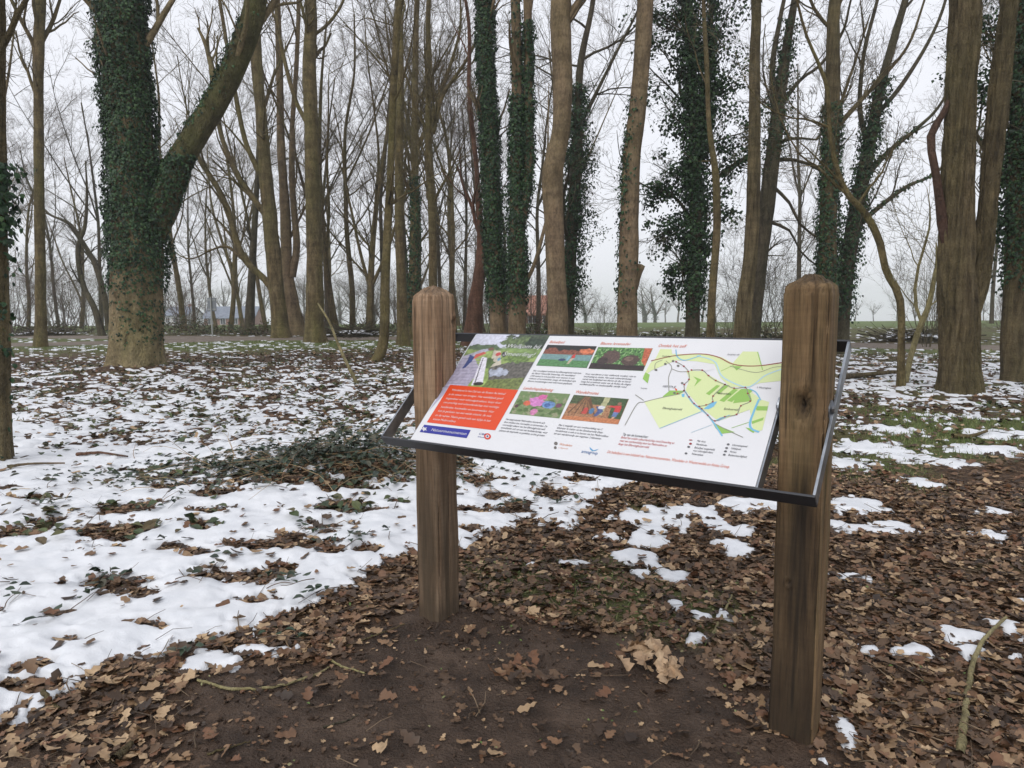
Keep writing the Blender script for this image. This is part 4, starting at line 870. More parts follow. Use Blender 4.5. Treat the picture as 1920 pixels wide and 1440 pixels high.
for a in [(350, 33, 1.1, .95, 900, 1, 'tallest dark bramble thicket beside the rear of the road sign'), (430, 32.5, 1.4, .5, 900, 2, 'low bramble thicket between the road sign and the dark trunk'), (508, 32, .9, .65, 700, 3, 'rounded bramble thicket against the mossy tree'),
          (1110, 24, 1.2, .4, 800, 4, 'low bramble thicket between the smooth trunk and the stub trunk'), (1235, 23.5, 1.0, .38, 700, 5, 'bramble thicket between the stub trunk and the bushy ivy tree'), (1345, 23, .9, .4, 500, 6, 'bramble thicket behind the thin pale trunk'),
          (1440, 22, 1.0, .55, 600, 7, 'bramble thicket between the leaning trunk and the cracked post'), (1000, 24, 1.2, .8, 800, 8, 'bramble thicket behind the twin-stemmed ivy tree'), (700, 31, 2.4, .6, 1200, 9, 'long bramble thicket under the crowded trunks beyond the path'), (120, 38, 4, .55, 900, 10, 'straggling bramble thicket beyond the fork in the path')]:
    thicket(*a)
# brush piles dusted with snow
def brush(px, d, w, seed, label):
    rng = np.random.default_rng(seed); c = atd(px, 600, d); zc = float(gz(c[0], d, False)); e = empty('brush_pile', (c[0], d, zc)); tag(e, label, 'brush pile'); n = 260
    st = np.stack([rng.normal(0, w * .45, n), rng.normal(0, .4, n), rng.uniform(.02, .3, n)], -1); st[:, 2] *= np.exp(-(st[:, 0] / w) ** 2)
    a = rng.uniform(0, 6.28, n); di = np.stack([np.cos(a), np.sin(a) * .6, rng.normal(0, .2, n)], -1)
    P = grow(rng, st, di, rng.uniform(.4, 1.1, n), 4, .1, 0); P[..., 2] = np.maximum(P[..., 2], .0); v, q_ = tubes(P, np.repeat(rng.uniform(.007, .022, n)[:, None], 4, 1), 4)
    link('twigs', mk_mesh('twigs', v, [q_], True, [B_DARK]), e)
    n = 220; p_ = np.stack([rng.normal(0, w * .5, n), rng.normal(0, .4, n), np.zeros(n)], -1); p_[:, 2] = .3 * np.exp(-(p_[:, 0] / w) ** 2) * rng.uniform(.5, 1.05, n)
    v, f3 = scatter(ovate_leaf(-.2), p_, basis(flatnormals(rng, n, .3), rng.uniform(0, 6.28, n)), np.stack([rng.uniform(.1, .3, n), rng.uniform(.08, .2, n), np.full(n, .15)], -1))
    link('snow_cover', mk_mesh('snow_cover', v, [f3], True, [M_SNOW]), e)
brush(668, 29.5, 1.2, 1, 'snow-dusted brush pile beyond the path among the crowded trunks'); brush(1715, 24, 1.5, 2, 'wide snow-dusted brush pile beside the path behind the spindly tree'); brush(85, 33, 1.3, 3, 'snow-dusted brush pile beyond the fork in the path')

# ------------------------------------------------------------------ far buildings and the rear of the road sign
M_WALLW = flat('pale_render', (.5, .5, .52)); M_BRICK = flat('red_brick', (.24, .12, .09)); M_GLASS = flat('dark_glass', (.03, .035, .045), .15)
def tile_mat(name, c1, c2):
    m, nt, N, L, b = mat(name); tc = N.new('ShaderNodeTexCoord'); w = N.new('ShaderNodeTexWave'); w.inputs['Scale'].default_value = 3; w.bands_direction = 'Z'; w.inputs['Distortion'].default_value = 1
    L.new(tc.outputs['Object'], w.inputs['Vector']); n = noise(N, L, tc.outputs['Object'], 2, 4); r = ramp(N, [c1, c2], [.3, .7]); L.new(n.outputs['Fac'], r.inputs['Fac']); L.new(r.outputs['Color'], b.inputs['Base Color']); bump(N, L, b, w.outputs['Fac'], .4, .05); return m
M_RG = tile_mat('grey_roof_tiles', (.10, .12, .16), (.2, .23, .29)); M_RO = tile_mat('orange_roof_tiles', (.3, .12, .075), (.42, .2, .13))
def house(px, d, w, dp, hw, hr, wallm, roofm, label, rz=0.0, nwin=4, base=None):
    c = atd(px, 600, d); e = empty('house', (c[0], d, float(gz(c[0], d, False)) if base is None else base), rz); tag(e, label, 'house')
    g = Geo(); g.box((0, 0, hw / 2 - .3), (w / 2, dp / 2, hw / 2 + .3)); gb_ = w / 2
    for sx in (-1, 1): g.add([(sx * gb_, -dp / 2, hw), (sx * gb_, dp / 2, hw), (sx * gb_, 0, hw + hr)], np.array([[0, 1, 2]]))
    link('wall', g.mesh('wall', [wallm]), e)
    g = Geo(); t = .18; o_ = .35
    for s in (-1, 1):
        a = np.array([(-gb_ - o_, s * (dp / 2 + o_), hw - o_ * hr / (dp / 2)), (gb_ + o_, s * (dp / 2 + o_), hw - o_ * hr / (dp / 2)), (gb_ + o_, 0, hw + hr), (-gb_ - o_, 0, hw + hr)]); up = a + np.array([0, 0, t])
        g.add(np.vstack([a, up]), np.array([[3, 2, 1, 0], [4, 5, 6, 7], [0, 1, 5, 4], [2, 3, 7, 6], [1, 2, 6, 5], [3, 0, 4, 7]]))
    rf = link('roof', g.mesh('roof', [roofm]), e)
    g = Geo(); g.box((w * .28, .3, hw + hr + .2), (.35, .35, .6)); link('chimney', g.mesh('chimney', [M_BRICK]), rf)
    for k in range(nwin):
        xx = -w / 2 + (k + .5) * w / nwin
        g = Geo()
        for bx, bz, hx, hz in ((0, .62, .55, .05), (0, -.62, .55, .05), (-.5, 0, .05, .57), (.5, 0, .05, .57), (0, 0, .03, .57)): g.box((xx + bx, -dp / 2 - .03, hw * .55 + bz), (hx, .06, hz))
        wo = link('window', g.mesh('window', [M_WALLW]), e); g = Geo(); g.box((xx, -dp / 2 - .02, hw * .55), (.45, .03, .57)); link('pane', g.mesh('pane', [M_GLASS]), wo)
house(440, 150, 10, 8, 1.6, 2.2, M_BRICK, M_RG, 'low far house with a broad blue-grey roof behind the road sign', .1, 4)
house(345, 165, 6, 6, 2.4, 1.8, M_WALLW, M_RG, 'pale far house beside the massive ivy-clad tree', -.2, 3)
house(1003, 85, 7, 6, 1.2, 2.0, M_BRICK, M_RO, 'house with an orange tiled roof glimpsed between the trunks behind the board', .15, 4)

M_SIGN = flat('weathered_aluminium', (.2, .22, .24), .5, .4); M_POLE = flat('galvanised_pole', (.36, .38, .36), .5, .5)
sp_ = atd(397, 600, 30.5); sg = empty('road_sign', (sp_[0], 30.5, float(gz(sp_[0], 30.5)))); tag(sg, 'rear side of a grey rectangular road sign on a thin pole beside the path', 'road sign')
g = Geo(); v, q_ = tubes(np.array([[(0, 0, -.1), (0, 0, .9), (0, 0, 1.72)]]), np.full((1, 3), .032), 10); g.add(v, q_); link('pole', g.mesh('pole', [M_POLE], True), sg)
g = Geo(); g.box((.02, .05, 1.38), (.19, .012, .29)); pl = link('sign_plate', g.mesh('sign_plate', [M_SIGN]), sg)
g = Geo()
for zz_ in (1.18, 1.58): g.box((.02, .03, zz_), (.17, .012, .02))
link('bracket', g.mesh('bracket', [M_POLE]), pl)

# ------------------------------------------------------------------ the information board
PL = np.array([-.342, 3.078]); PR = np.array([.937, 2.187]); MID = (PL + PR) / 2; dv = (PR - PL); SP = np.linalg.norm(dv) / 2
YAW = math.atan2(dv[1], dv[0]); PW = .0685; PH = 1.477; BZ = 1.096; BA = .748; WF = .874; BD = .315; WP = .704; BS = -.016
IB = empty('information_board', (MID[0], MID[1], 0.0), YAW)
tag(IB, 'tilted printed information board in a steel frame on two oak posts', 'information board')
def wood_mat(name, cols, stain_shade_c, wet=.0):
    m, nt, N, L, b = mat(name); tc = N.new('ShaderNodeTexCoord'); V_ = tc.outputs['Object']
    n1 = noise(N, L, V_, 22, 6, .65, (1, 1, .07), .9); n2 = noise(N, L, V_, 150, 4, .65, (1, 1, .035)); n3 = noise(N, L, V_, 4, 4, .6, (1, 1, .4))
    n4 = noise(N, L, V_, 70, 3, .6, (.06, .06, 1))
    r = ramp(N, cols, [.27, .45, .6, .78]); L.new(n1.outputs['Fac'], r.inputs['Fac'])
    r2 = ramp(N, [(.35,) * 3, (.95,) * 3, (1.25,) * 3], [.30, .46, .66]); L.new(n2.outputs['Fac'], r2.inputs['Fac'])
    c = mix(N, L, .85, r.outputs['Color'], r2.outputs['Color'], 'MULTIPLY')
    r3 = ramp(N, [(.6, .56, .5), (1.12, 1.1, 1.1)], [.35, .65]); L.new(n3.outputs['Fac'], r3.inputs['Fac']); c = mix(N, L, .75, c, r3.outputs['Color'], 'MULTIPLY')
    r4 = ramp(N, [(.86,) * 3, (1.06,) * 3], [.4, .6]); L.new(n4.outputs['Fac'], r4.inputs['Fac']); c = mix(N, L, .6, c, r4.outputs['Color'], 'MULTIPLY')
    vc = N.new('ShaderNodeVertexColor'); vc.layer_name = 'stain_shade'; sp2 = N.new('ShaderNodeSeparateColor'); L.new(vc.outputs['Color'], sp2.inputs[0])
    c = mix(N, L, sp2.outputs[0], c, stain_shade_c, 'MIX'); c = mix(N, L, sp2.outputs[1], c, (.085, .095, .035))
    L.new(c, b.inputs['Base Color']); b.inputs['Roughness'].default_value = .75; b.inputs['Specular IOR Level'].default_value = .3
    ad = N.new('ShaderNodeMath'); ad.operation = 'ADD'; L.new(n1.outputs['Fac'], ad.inputs[0]); L.new(n2.outputs['Fac'], ad.inputs[1]); bump(N, L, b, ad.outputs[0], .8, .008)
    return m
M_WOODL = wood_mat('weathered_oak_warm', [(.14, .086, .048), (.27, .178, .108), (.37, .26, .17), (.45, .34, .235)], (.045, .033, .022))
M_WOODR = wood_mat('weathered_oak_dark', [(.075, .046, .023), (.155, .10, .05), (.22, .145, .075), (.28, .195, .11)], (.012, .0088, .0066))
def post(x0, seed, cracks, knots, stain_shade, matw, tw):
    """square post with chamfered edges, low pyramid top, drying cracks and knot hollows; s runs round the post: 0..1 front face, 1..2 side, ..."""
    per = 26; M = per * 4; z = np.concatenate([np.arange(-.12, PH, .0072), [PH - .001]]); caps = [(1, 0), (.985, .006), (.95, .011), (.86, .018), (.68, .028), (.48, .037), (.28, .044), (.10, .049), (.005, .050)]
    sf = np.arange(M) / per; fc = sf.astype(int); u = (sf - fc) * 2 - 1
    # front face normal is -Y; going round: front, right side, back, left side
    fx = np.array([1, 0, -1, 0])[fc]; fy = np.array([0, 1, 0, -1])[fc]; nx = np.array([0, 1, 0, -1])[fc]; ny = np.array([-1, 0, 1, 0])[fc]
    cham = np.maximum(np.abs(u) - .86, 0) * .55
    bx = fx * u + nx * (1 - cham); by = fy * u + ny * (1 - cham)
    bx = np.where(np.abs(u) > .93, bx * .985, bx); by = np.where(np.abs(u) > .93, by * .985, by)
    Zr = np.concatenate([z, [PH + c[1] for c in caps]]); SCL = np.concatenate([np.ones(len(z)), [c[0] for c in caps]])
    ZZ, SS = np.meshgrid(Zr, sf, indexing='ij')
    disp = .0022 * fbm(SS * 9 + seed, ZZ * 1.6, 3) + .0035 * fbm(SS * 1.5 + seed, ZZ * 2.2, 2)
    darkc = np.zeros_like(ZZ)
    for s0, z0, z1, dep, wid in cracks:
        c_ = s0 + .03 * fbm(ZZ * 5 + seed + s0 * 9, ZZ * 0 + 3, 2); env = sstep(z0, z0 + .08, ZZ) * (1 - sstep(z1 - .06, z1, ZZ))
        if z1 > PH: env = sstep(z0, z0 + .08, ZZ)
        a = np.exp(-((SS - c_) / wid) ** 2) * env; disp -= dep * a; darkc = np.maximum(darkc, .75 * np.exp(-((SS - c_) / (wid * .8)) ** 2) * env)
    for s0, z0, rad, dep in knots:
        rr = np.hypot((SS - s0) * 2 * PW * .9, (ZZ - z0) * .62); a = np.exp(-(rr / rad) ** 2) * (1 + .8 * fbm(SS * 30, ZZ * 60, 2)); disp -= dep * a - .004 * np.exp(-((rr - rad * 1.7) / (rad * .6)) ** 2); darkc = np.maximum(darkc, np.clip(.9 * a, 0, 1))
    disp[Zr > PH - .012] -= .002
    k = PW * SCL[:, None]; tz = np.clip(ZZ / PH, 0, 1)
    rad_mul = 1 + disp / PW
    Xp = bx[None] * k * rad_mul + x0 + tw[0] * tz; Yp = by[None] * k * rad_mul + tw[1] * tz
    Zp = ZZ + np.where(ZZ > PH, .009 * fbm(Xp * 60, Yp * 60, 3), 0) 
    # the lower edge of the cap is uneven
    n, m = Xp.shape; V = np.stack([Xp, Yp, Zp], -1).reshape(-1, 3); q = gridquads(n, m, True)
    stn, grn = stain_shade(SS, ZZ); stn = np.maximum(stn, darkc)
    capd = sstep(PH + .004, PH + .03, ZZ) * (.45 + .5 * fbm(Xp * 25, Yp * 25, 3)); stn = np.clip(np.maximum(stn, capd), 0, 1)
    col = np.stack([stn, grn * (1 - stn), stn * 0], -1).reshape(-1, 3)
    o = link('post', mk_mesh('post', V, [q], True, [matw], None, col, 'stain_shade'), IB)
    return o
def stain_shade_l(s, z):  # wet lower post; shade below the board also put into the colour
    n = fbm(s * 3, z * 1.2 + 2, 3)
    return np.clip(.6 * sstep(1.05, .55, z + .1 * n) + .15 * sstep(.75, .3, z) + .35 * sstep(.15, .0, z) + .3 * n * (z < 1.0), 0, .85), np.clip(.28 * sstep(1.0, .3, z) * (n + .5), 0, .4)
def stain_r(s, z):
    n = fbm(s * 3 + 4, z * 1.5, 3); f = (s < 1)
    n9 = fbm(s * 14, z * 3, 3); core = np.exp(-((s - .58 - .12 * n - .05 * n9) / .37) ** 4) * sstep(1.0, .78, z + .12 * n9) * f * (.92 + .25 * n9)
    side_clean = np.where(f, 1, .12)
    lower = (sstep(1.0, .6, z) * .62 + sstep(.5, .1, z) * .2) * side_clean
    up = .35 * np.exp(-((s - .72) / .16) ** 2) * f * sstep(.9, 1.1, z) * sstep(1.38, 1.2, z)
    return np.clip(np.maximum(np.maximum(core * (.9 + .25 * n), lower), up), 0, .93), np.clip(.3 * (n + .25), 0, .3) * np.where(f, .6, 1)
post(-SP, 1, [(.42, .9, 1.6, .007, .03), (.12, 1.05, 1.47, .004, .02), (1.35, .95, 1.6, .007, .03), (1.7, 1.2, 1.6, .005, .02), (.75, .2, .8, .004, .02), (1.5, .15, .7, .004, .02)], [(1.88, 1.37, .011, .01), (.9, .95, .007, .005)], stain_shade_l, M_WOODL, (.0, .0))
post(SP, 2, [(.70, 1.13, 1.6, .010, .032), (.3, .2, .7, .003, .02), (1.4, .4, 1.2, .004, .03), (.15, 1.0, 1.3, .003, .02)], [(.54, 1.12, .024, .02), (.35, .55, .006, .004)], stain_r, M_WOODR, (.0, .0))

def steel():
    m, nt, N, L, b = mat('galvanised_steel'); tc = N.new('ShaderNodeTexCoord'); n = noise(N, L, tc.outputs['Object'], 18, 4); r = ramp(N, [(.22, .24, .27), (.36, .385, .42)], [.35, .65]); L.new(n.outputs['Fac'], r.inputs['Fac'])
    L.new(r.outputs['Color'], b.inputs['Base Color']); b.inputs['Metallic'].default_value = .9; b.inputs['Roughness'].default_value = .36; return m
M_STEEL = steel(); M_RAIL = flat('shaded_rail_steel', (.028, .03, .036), .42, .0); M_BOLT = flat('steel_bolt', (.3, .31, .33), .35, .9); M_SCREW = flat('black_screw', (.03, .03, .03), .4, .5)  # long rails: same steel, darkened in its colour for shade facing the ground
def bevel(o, w=.0012, seg=2):
    md = o.modifiers.new('bevel', 'BEVEL'); md.width = w; md.segments = seg; md.limit_method = 'ANGLE'
TF = Matrix.Translation((BS, 0, BZ)) @ Matrix.Rotation(BA, 4, 'X')       # board plane inside the thing: X right, Y up the slope, Z out of the face
def bpart(name, g, m, smooth=False, bev=None):
    o = link(name, g.mesh(name, [m], smooth), IB); o.matrix_local = TF
    if bev: bevel(o, bev)
    return o
BH = .026
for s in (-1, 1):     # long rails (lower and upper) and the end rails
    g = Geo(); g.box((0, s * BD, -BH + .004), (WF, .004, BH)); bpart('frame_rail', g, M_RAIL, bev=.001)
for s in (-1, 1):
    g = Geo(); g.box((s * (WF - .004), 0, -BH + .004), (.004, BD - .0045, BH)); bpart('frame_end', g, M_STEEL, bev=.001)
    g = Geo(); g.box((s * (WP + .0035), 0, -BH + .0), (.003, BD - .0045, BH)); bpart('side_bar', g, M_STEEL, bev=.0008)
def disc(g, cx, cy, cz, r, hx, n=20):
    th = np.arange(n) * 2 * PI / n; P = np.stack([np.zeros(n), np.cos(th) * r, np.sin(th) * r], -1); A = P + (cx - hx, cy, cz); B_ = P + (cx + hx, cy, cz)
    i = np.arange(n); j = (i + 1) % n; g.add(np.vstack([A, B_, [(cx - hx, cy, cz), (cx + hx, cy, cz)]]), [np.stack([i, j, j + n, i + n], -1), np.stack([j, i, np.full(n, 2 * n)], -1), np.stack([i + n, j + n, np.full(n, 2 * n + 1)], -1)])
for s in (-1, 1):
    for xx, sg_ in ((s * (WP + .0085), s), (s * (WF - .0105), -s)):
        g = Geo(); disc(g, xx, .005, .006, .034, .003, 24); g.box((xx, .005, -.025), (.003, .034, .03)); lg = bpart('lug', g, M_STEEL)
        g = Geo(); disc(g, xx + (-s * .006 if abs(xx) < .75 else s * .009), .005, .012, .011, .004, 6); b_ = link('bolt', g.mesh('bolt', [M_BOLT]), lg)

def board_mat():
    m, nt, N, L, b = mat('white_laminate'); b.inputs['Base Color'].default_value = (.78, .78, .80, 1); b.inputs['Roughness'].default_value = .35
    tc = N.new('ShaderNodeTexCoord'); n = noise(N, L, tc.outputs['Object'], 3, 4); r = ramp(N, [(.60, .605, .63), (.64, .645, .665)], [.3, .7]); L.new(n.outputs['Fac'], r.inputs['Fac']); L.new(r.outputs['Color'], b.inputs['Base Color']); return m
g = Geo(); g.box((0, 0, .001), (WP, BD - .005, .003)); BOARD = bpart('board', g, board_mat(), bev=.0008)

def homog(src, dst):
    A = []
    for (x, y), (u, v) in zip(src, dst): A += [[x, y, 1, 0, 0, 0, -u * x, -u * y], [0, 0, 0, x, y, 1, -v * x, -v * y]]
    h = np.linalg.solve(np.array(A, float), np.array(dst, float).ravel()); return np.append(h, 1).reshape(3, 3)
HB = homog([(894, 630), (768, 826), (1421, 909), (1479, 634)], [(-WP, BD - .005), (-WP, -BD + .005), (WP, -BD + .005), (WP, BD - .005)])
def uv(px, py):
    q_ = HB @ np.array([px, py, 1.0]); return q_[:2] / q_[2]
def z1(x, y): return 700 + x / 4, 500 + y / 4            # pixels read in an enlarged crop of the board's end
def z2(x, y): return 1140 + x * .31936, 500 + y * .31936
def printmat(name):
    m, nt, N, L, b = mat(name); vc = N.new('ShaderNodeVertexColor'); vc.layer_name = 'col'; L.new(vc.outputs['Color'], b.inputs['Base Color']); b.inputs['Roughness'].default_value = .38; return m
M_PRINT = printmat('printed_ink')
_ink = {}
def ink(c):
    if c not in _ink: _ink[c] = flat('ink_%d' % len(_ink), tuple(v_ * .82 for v_ in c), .4)
    return _ink[c]
def srgb(r, g_, b_): return tuple((c / 255 / 12.92 if c <= 10 else ((c / 255 + .055) / 1.055) ** 2.4) for c in (r, g_, b_))
def fan(P):
    n = len(P); return [np.array([list(range(n))])]
LZ = {'n': 0}
def poly(pts, c, name, z=.0046, parent=None):
    P = np.array([(*uv(*p), z) for p in pts]); 
    a = sum(P[i - 1][0] * P[i][1] - P[i][0] * P[i - 1][1] for i in range(len(P)))
    if a < 0: P = P[::-1]
    return link(name, mk_mesh(name, P, fan(P), False, [ink(c)]), parent or BOARD)
def wide(pts, w, c, z, name):
    P = np.array([uv(*p) for p in pts]); 
    if len(P) > 2: P = crom(P, len(P) * 4)
    T = norm(np.gradient(P, axis=0)); Nn = np.stack([-T[:, 1], T[:, 0]], -1); A = P + Nn * w / 2; B_ = P - Nn * w / 2; n = len(P)
    V = np.vstack([np.c_[A, np.full(n, z)], np.c_[B_, np.full(n, z)]]); i = np.arange(n - 1)
    return V, np.stack([i + n, i + n + 1, i + 1, i], -1), c
TXT = []
def text(s, p0, p1, size, c, shear=.22, z=.0054, lines=1.15, align=None, name='text'):
    """p0: left end of the first line's baseline (px), p1: right end (px)"""
    a = uv(*p0); b_ = uv(*p1)
    cu = bpy.data.curves.new(name, 'FONT'); cu.body = s; cu.size = size; cu.shear = shear; cu.space_line = lines; cu.resolution_u = 2; cu.materials.append(ink(c))
    o = bpy.data.objects.new(name, cu); COL.objects.link(o); o.parent = BOARD; o.location = (a[0], a[1], z)
    TXT.append((o, float(np.hypot(*(b_ - a))))); return o
class Pic:
    """paints a small printed photograph cell by cell into vertex colours"""
    def __init__(s, w, h, base): s.U, s.Vv = np.meshgrid(np.linspace(0, 1, w), np.linspace(0, 1, h)); s.A = np.zeros((h, w, 3)) + np.array(srgb(*base)); s.w, s.h = w, h
    def put(s, m, c, amt=1.0, nz=0.0, fs=14): 
        c = np.array(srgb(*c)); t = (m.astype(float) * amt)[..., None]
        cc = c * (1 + nz * fbm(s.U * fs, s.Vv * fs * .7 + c[0] * 40, 3))[..., None]; s.A = s.A * (1 - t) + np.clip(cc, 0, 1) * t
    def ell(s, x, y, a, b_, c, nz=.3, wob=0.0, rot=0.0, fs=14):
        dx, dy = s.U - x, s.Vv - y; X_ = dx * math.cos(rot) + dy * math.sin(rot); Y_ = -dx * math.sin(rot) + dy * math.cos(rot)
        s.put(np.hypot(X_ / a, Y_ / b_) + wob * fbm(s.U * 12 + x * 9, s.Vv * 12, 3) < 1, c, 1, nz, fs)
    def pol(s, pts, c, nz=.2, fs=14):
        P = np.array(pts, float); ins = np.zeros_like(s.U, bool)
        for a, b_ in zip(P, np.roll(P, -1, 0)):
            cc = ((a[1] > s.Vv) != (b_[1] > s.Vv)); den = b_[1] - a[1] if abs(b_[1] - a[1]) > 1e-9 else 1e-9
            ins ^= cc & (s.U < (b_[0] - a[0]) * (s.Vv - a[1]) / den + a[0])
        s.put(ins, c, 1, nz, fs)
    def spots(s, n, box, c, r, seed=0, nz=.2):
        rr = np.random.default_rng(seed)
        for _ in range(n): s.ell(rr.uniform(box[0], box[2]), rr.uniform(box[1], box[3]), r * rr.uniform(.5, 1.3), r * rr.uniform(.6, 1.6), c, nz)
    def build(s, corners, z=.0046, name='printed_photo'):
        """corners px: top left, top right, bottom right, bottom left"""
        s.A = np.clip(s.A * (.95 + .2 * fbm(s.U * 30, s.Vv * 20, 2))[..., None] * np.array([1, .97, 1]), 0, 1); gm_ = s.A.mean(-1, keepdims=True); s.A = (gm_ + (s.A - gm_) * .85) * .88
        C = [uv(*p) for p in corners]; u = s.U[..., None]; v = s.Vv[..., None]
        P = (1 - u) * (1 - v) * C[0] + u * (1 - v) * C[1] + u * v * C[2] + (1 - u) * v * C[3]
        V = np.concatenate([P, np.full(P.shape[:2] + (1,), z)], -1).reshape(-1, 3)
        return link(name, mk_mesh(name, V, [gridquads(s.h, s.w)[:, ::-1]], False, [M_PRINT], None, s.A.reshape(-1, 3)), BOARD)
# welcome photograph: boardwalk, bent walker at a white rail, stream, trees
p = Pic(130, 120, (206, 212, 228))
p.ell(.95, .08, .42, .17, (70, 84, 62), .8, .5, 0, 30); p.ell(.62, .16, .22, .10, (96, 118, 70), .7, .5, 0, 30); p.ell(1.0, .2, .3, .16, (52, 70, 52), .8, .4, 0, 30)
p.pol([(0, .25), (1, .26), (1, .45), (0, .45)], (120, 150, 80), .5); p.ell(.2, .25, .25, .05, (84, 108, 72), .5, .4)
p.pol([(0, .30), (.62, .31), (1, .42), (1, 1), (0, 1)], (142, 168, 84), .45); p.pol([(.38, .30), (.48, .31), (.62, .62), (.45, .6)], (196, 190, 168), .2)
p.pol([(.45, .62), (.7, .5), (1, .5), (1, .8), (.55, .85)], (98, 96, 88), .6, 30); p.ell(.62, .7, .12, .07, (170, 180, 196), .3, .4); p.ell(.78, .42, .2, .1, (106, 136, 62), .6, .4, 0, 30); p.pol([(.55, .83), (1, .78), (1, 1), (.5, 1)], (112, 126, 62), .6, 30); p.ell(.38, .54, .1, .11, (86, 110, 58), .6, .4)
p.pol([(0, .42), (.10, .36), (.36, .66), (.3, 1), (0, 1)], (172, 168, 190), .15)
for k in range(10): p.pol([(0, .46 + k * .055), (.33, .45 + k * .055), (.33, .457 + k * .055), (0, .467 + k * .055)], (140, 134, 158), .1)
p.pol([(.27, .42), (.35, .44), (.50, .90), (.36, .93)], (222, 222, 232), .05); p.pol([(.29, .44), (.30, .44), (.40, .9), (.385, .9)], (60, 60, 72), .05); p.ell(.44, .9, .07, .03, (60, 56, 54), .1)
p.pol([(.08, .38), (.16, .40), (.17, .5), (.13, .62), (.09, .64), (.10, .5)], (38, 62, 128), .2); p.pol([(.08, .38), (.2, .29), (.30, .27), (.32, .31), (.22, .36), (.15, .42)], (170, 174, 190), .2); p.pol([(.16, .38), (.26, .33), (.3, .36), (.22, .42), (.17, .47)], (214, 84, 66), .2); p.ell(.33, .28, .04, .03, (120, 84, 64), .1)
p.ell(.47, .37, .035, .035, (196, 60, 52), .1); p.ell(.55, .37, .03, .05, (52, 48, 58), .2, 0, -.4); p.ell(.52, .46, .02, .03, (90, 160, 190), .1)
p.build([(896, 629.5), (1029, 630.5), (971, 731), (831, 731)])
p = Pic(60, 14, (174, 170, 192)); p.spots(6, (0, 0, 1, 1), (150, 146, 170), .06, 1)
poly([(831, 731), (842, 731), (806, 770), (803, 774)], srgb(178, 174, 196), 'printed_photo_edge', .0046)
# flooded meadow with two walkers
p = Pic(90, 60, (44, 44, 48)); p.pol([(0, .14), (1, .1), (1, .44), (0, .46)], (132, 76, 56), .6, 24); p.spots(22, (0, 0, 1, .2), (40, 42, 40), .07, 2); p.ell(.86, .25, .14, .12, (206, 110, 62), .5, .3); p.pol([(0, .44), (1, .42), (1, .7), (0, .72)], (112, 152, 150), .2, 20)
p.pol([(0, .68), (1, .68), (1, 1), (0, 1)], (84, 140, 84), .4, 24); p.pol([(.62, .42), (.67, .4), (.68, .58), (.61, .6)], (200, 52, 48), .1); p.pol([(.61, .6), (.67, .59), (.62, .86), (.58, .86)], (190, 176, 150), .1); p.ell(.45, .68, .07, .06, (44, 66, 104), .2); p.pol([(.55, .5), (.59, .5), (.58, .72), (.53, .72)], (120, 180, 196), .1)
p.build([(1025, 647.3), (1115, 649), (1097, 689), (1004, 685.5)])
# two brown animals in water and reeds
p = Pic(90, 60, (86, 140, 66)); p.put(fbm(p.U * 22, p.Vv * 9, 3) > .1, (52, 96, 48)); p.put(fbm(p.U * 30 + 4, p.Vv * 11, 3) > .35, (146, 190, 118)); p.pol([(0, .74), (1, .78), (1, 1), (0, 1)], (52, 40, 40), .4); p.ell(.32, .45, .17, .3, (92, 72, 64), .5, .15, 0, 30); p.ell(.2, .62, .1, .16, (66, 52, 50), .4); p.ell(.7, .56, .16, .24, (82, 64, 56), .5, .15, 0, 30); p.ell(.66, .5, .08, .1, (120, 98, 84), .4)
p.pol([(.86, 0), (1, 0), (1, .8), (.9, .6)], (190, 92, 50), .5, 24)
p.build([(1117.5, 650.3), (1217.5, 651.5), (1201, 693), (1100, 690)])
# pink flowers and a blue butterfly
p = Pic(90, 60, (112, 140, 84)); p.put(fbm(p.U * 10, p.Vv * 5, 3) > .2, (146, 150, 112)); p.spots(24, (0, .3, 1, 1), (84, 112, 58), .05, 3); p.ell(.42, .42, .15, .2, (206, 120, 190), .3, .2, -.3); p.ell(.5, .2, .09, .11, (214, 90, 160), .3, .2); p.ell(.25, .5, .07, .11, (216, 96, 56), .3, .2); p.ell(.68, .5, .13, .15, (96, 142, 196), .4, .1, -.4); p.ell(.66, .52, .06, .08, (60, 100, 160), .3); p.ell(.88, .5, .06, .09, (120, 66, 92), .3); p.ell(.46, .84, .07, .12, (206, 120, 170), .3, .2); p.ell(.07, .66, .04, .07, (84, 54, 62), .3)
p.build([(976, 732.5), (1067.5, 737), (1047.5, 783), (954, 775)])
# children building a den of branches
p = Pic(90, 60, (176, 128, 84)); p.pol([(0, 0), (1, 0), (1, .3), (0, .36)], (76, 92, 56), .6, 24); p.put((fbm(p.U * 30, p.Vv * 16, 3) > .15) & (p.Vv > .35), (140, 92, 58)); p.pol([(.58, 0), (.68, 0), (.66, .7), (.56, .72)], (176, 178, 128), .3); p.pol([(.74, 0), (1, 0), (1, 1), (.8, 1)], (64, 88, 50), .5, 24)
for k in range(9): p.pol([(.22 + .01 * k, .02 + .02 * k), (.24 + .01 * k, .02), (.08 + .06 * k, .74), (.05 + .06 * k, .74)], (150, 108, 64) if k % 2 else (108, 74, 48), .2)
p.pol([(.31, .48), (.38, .46), (.39, .72), (.30, .72)], (196, 60, 48), .1); p.ell(.46, .58, .045, .12, (70, 120, 160), .2); p.pol([(.5, .38), (.62, .42), (.66, .56), (.58, .78), (.53, .76), (.56, .56)], (70, 88, 140), .3); p.ell(.6, .42, .06, .07, (210, 214, 220), .1)
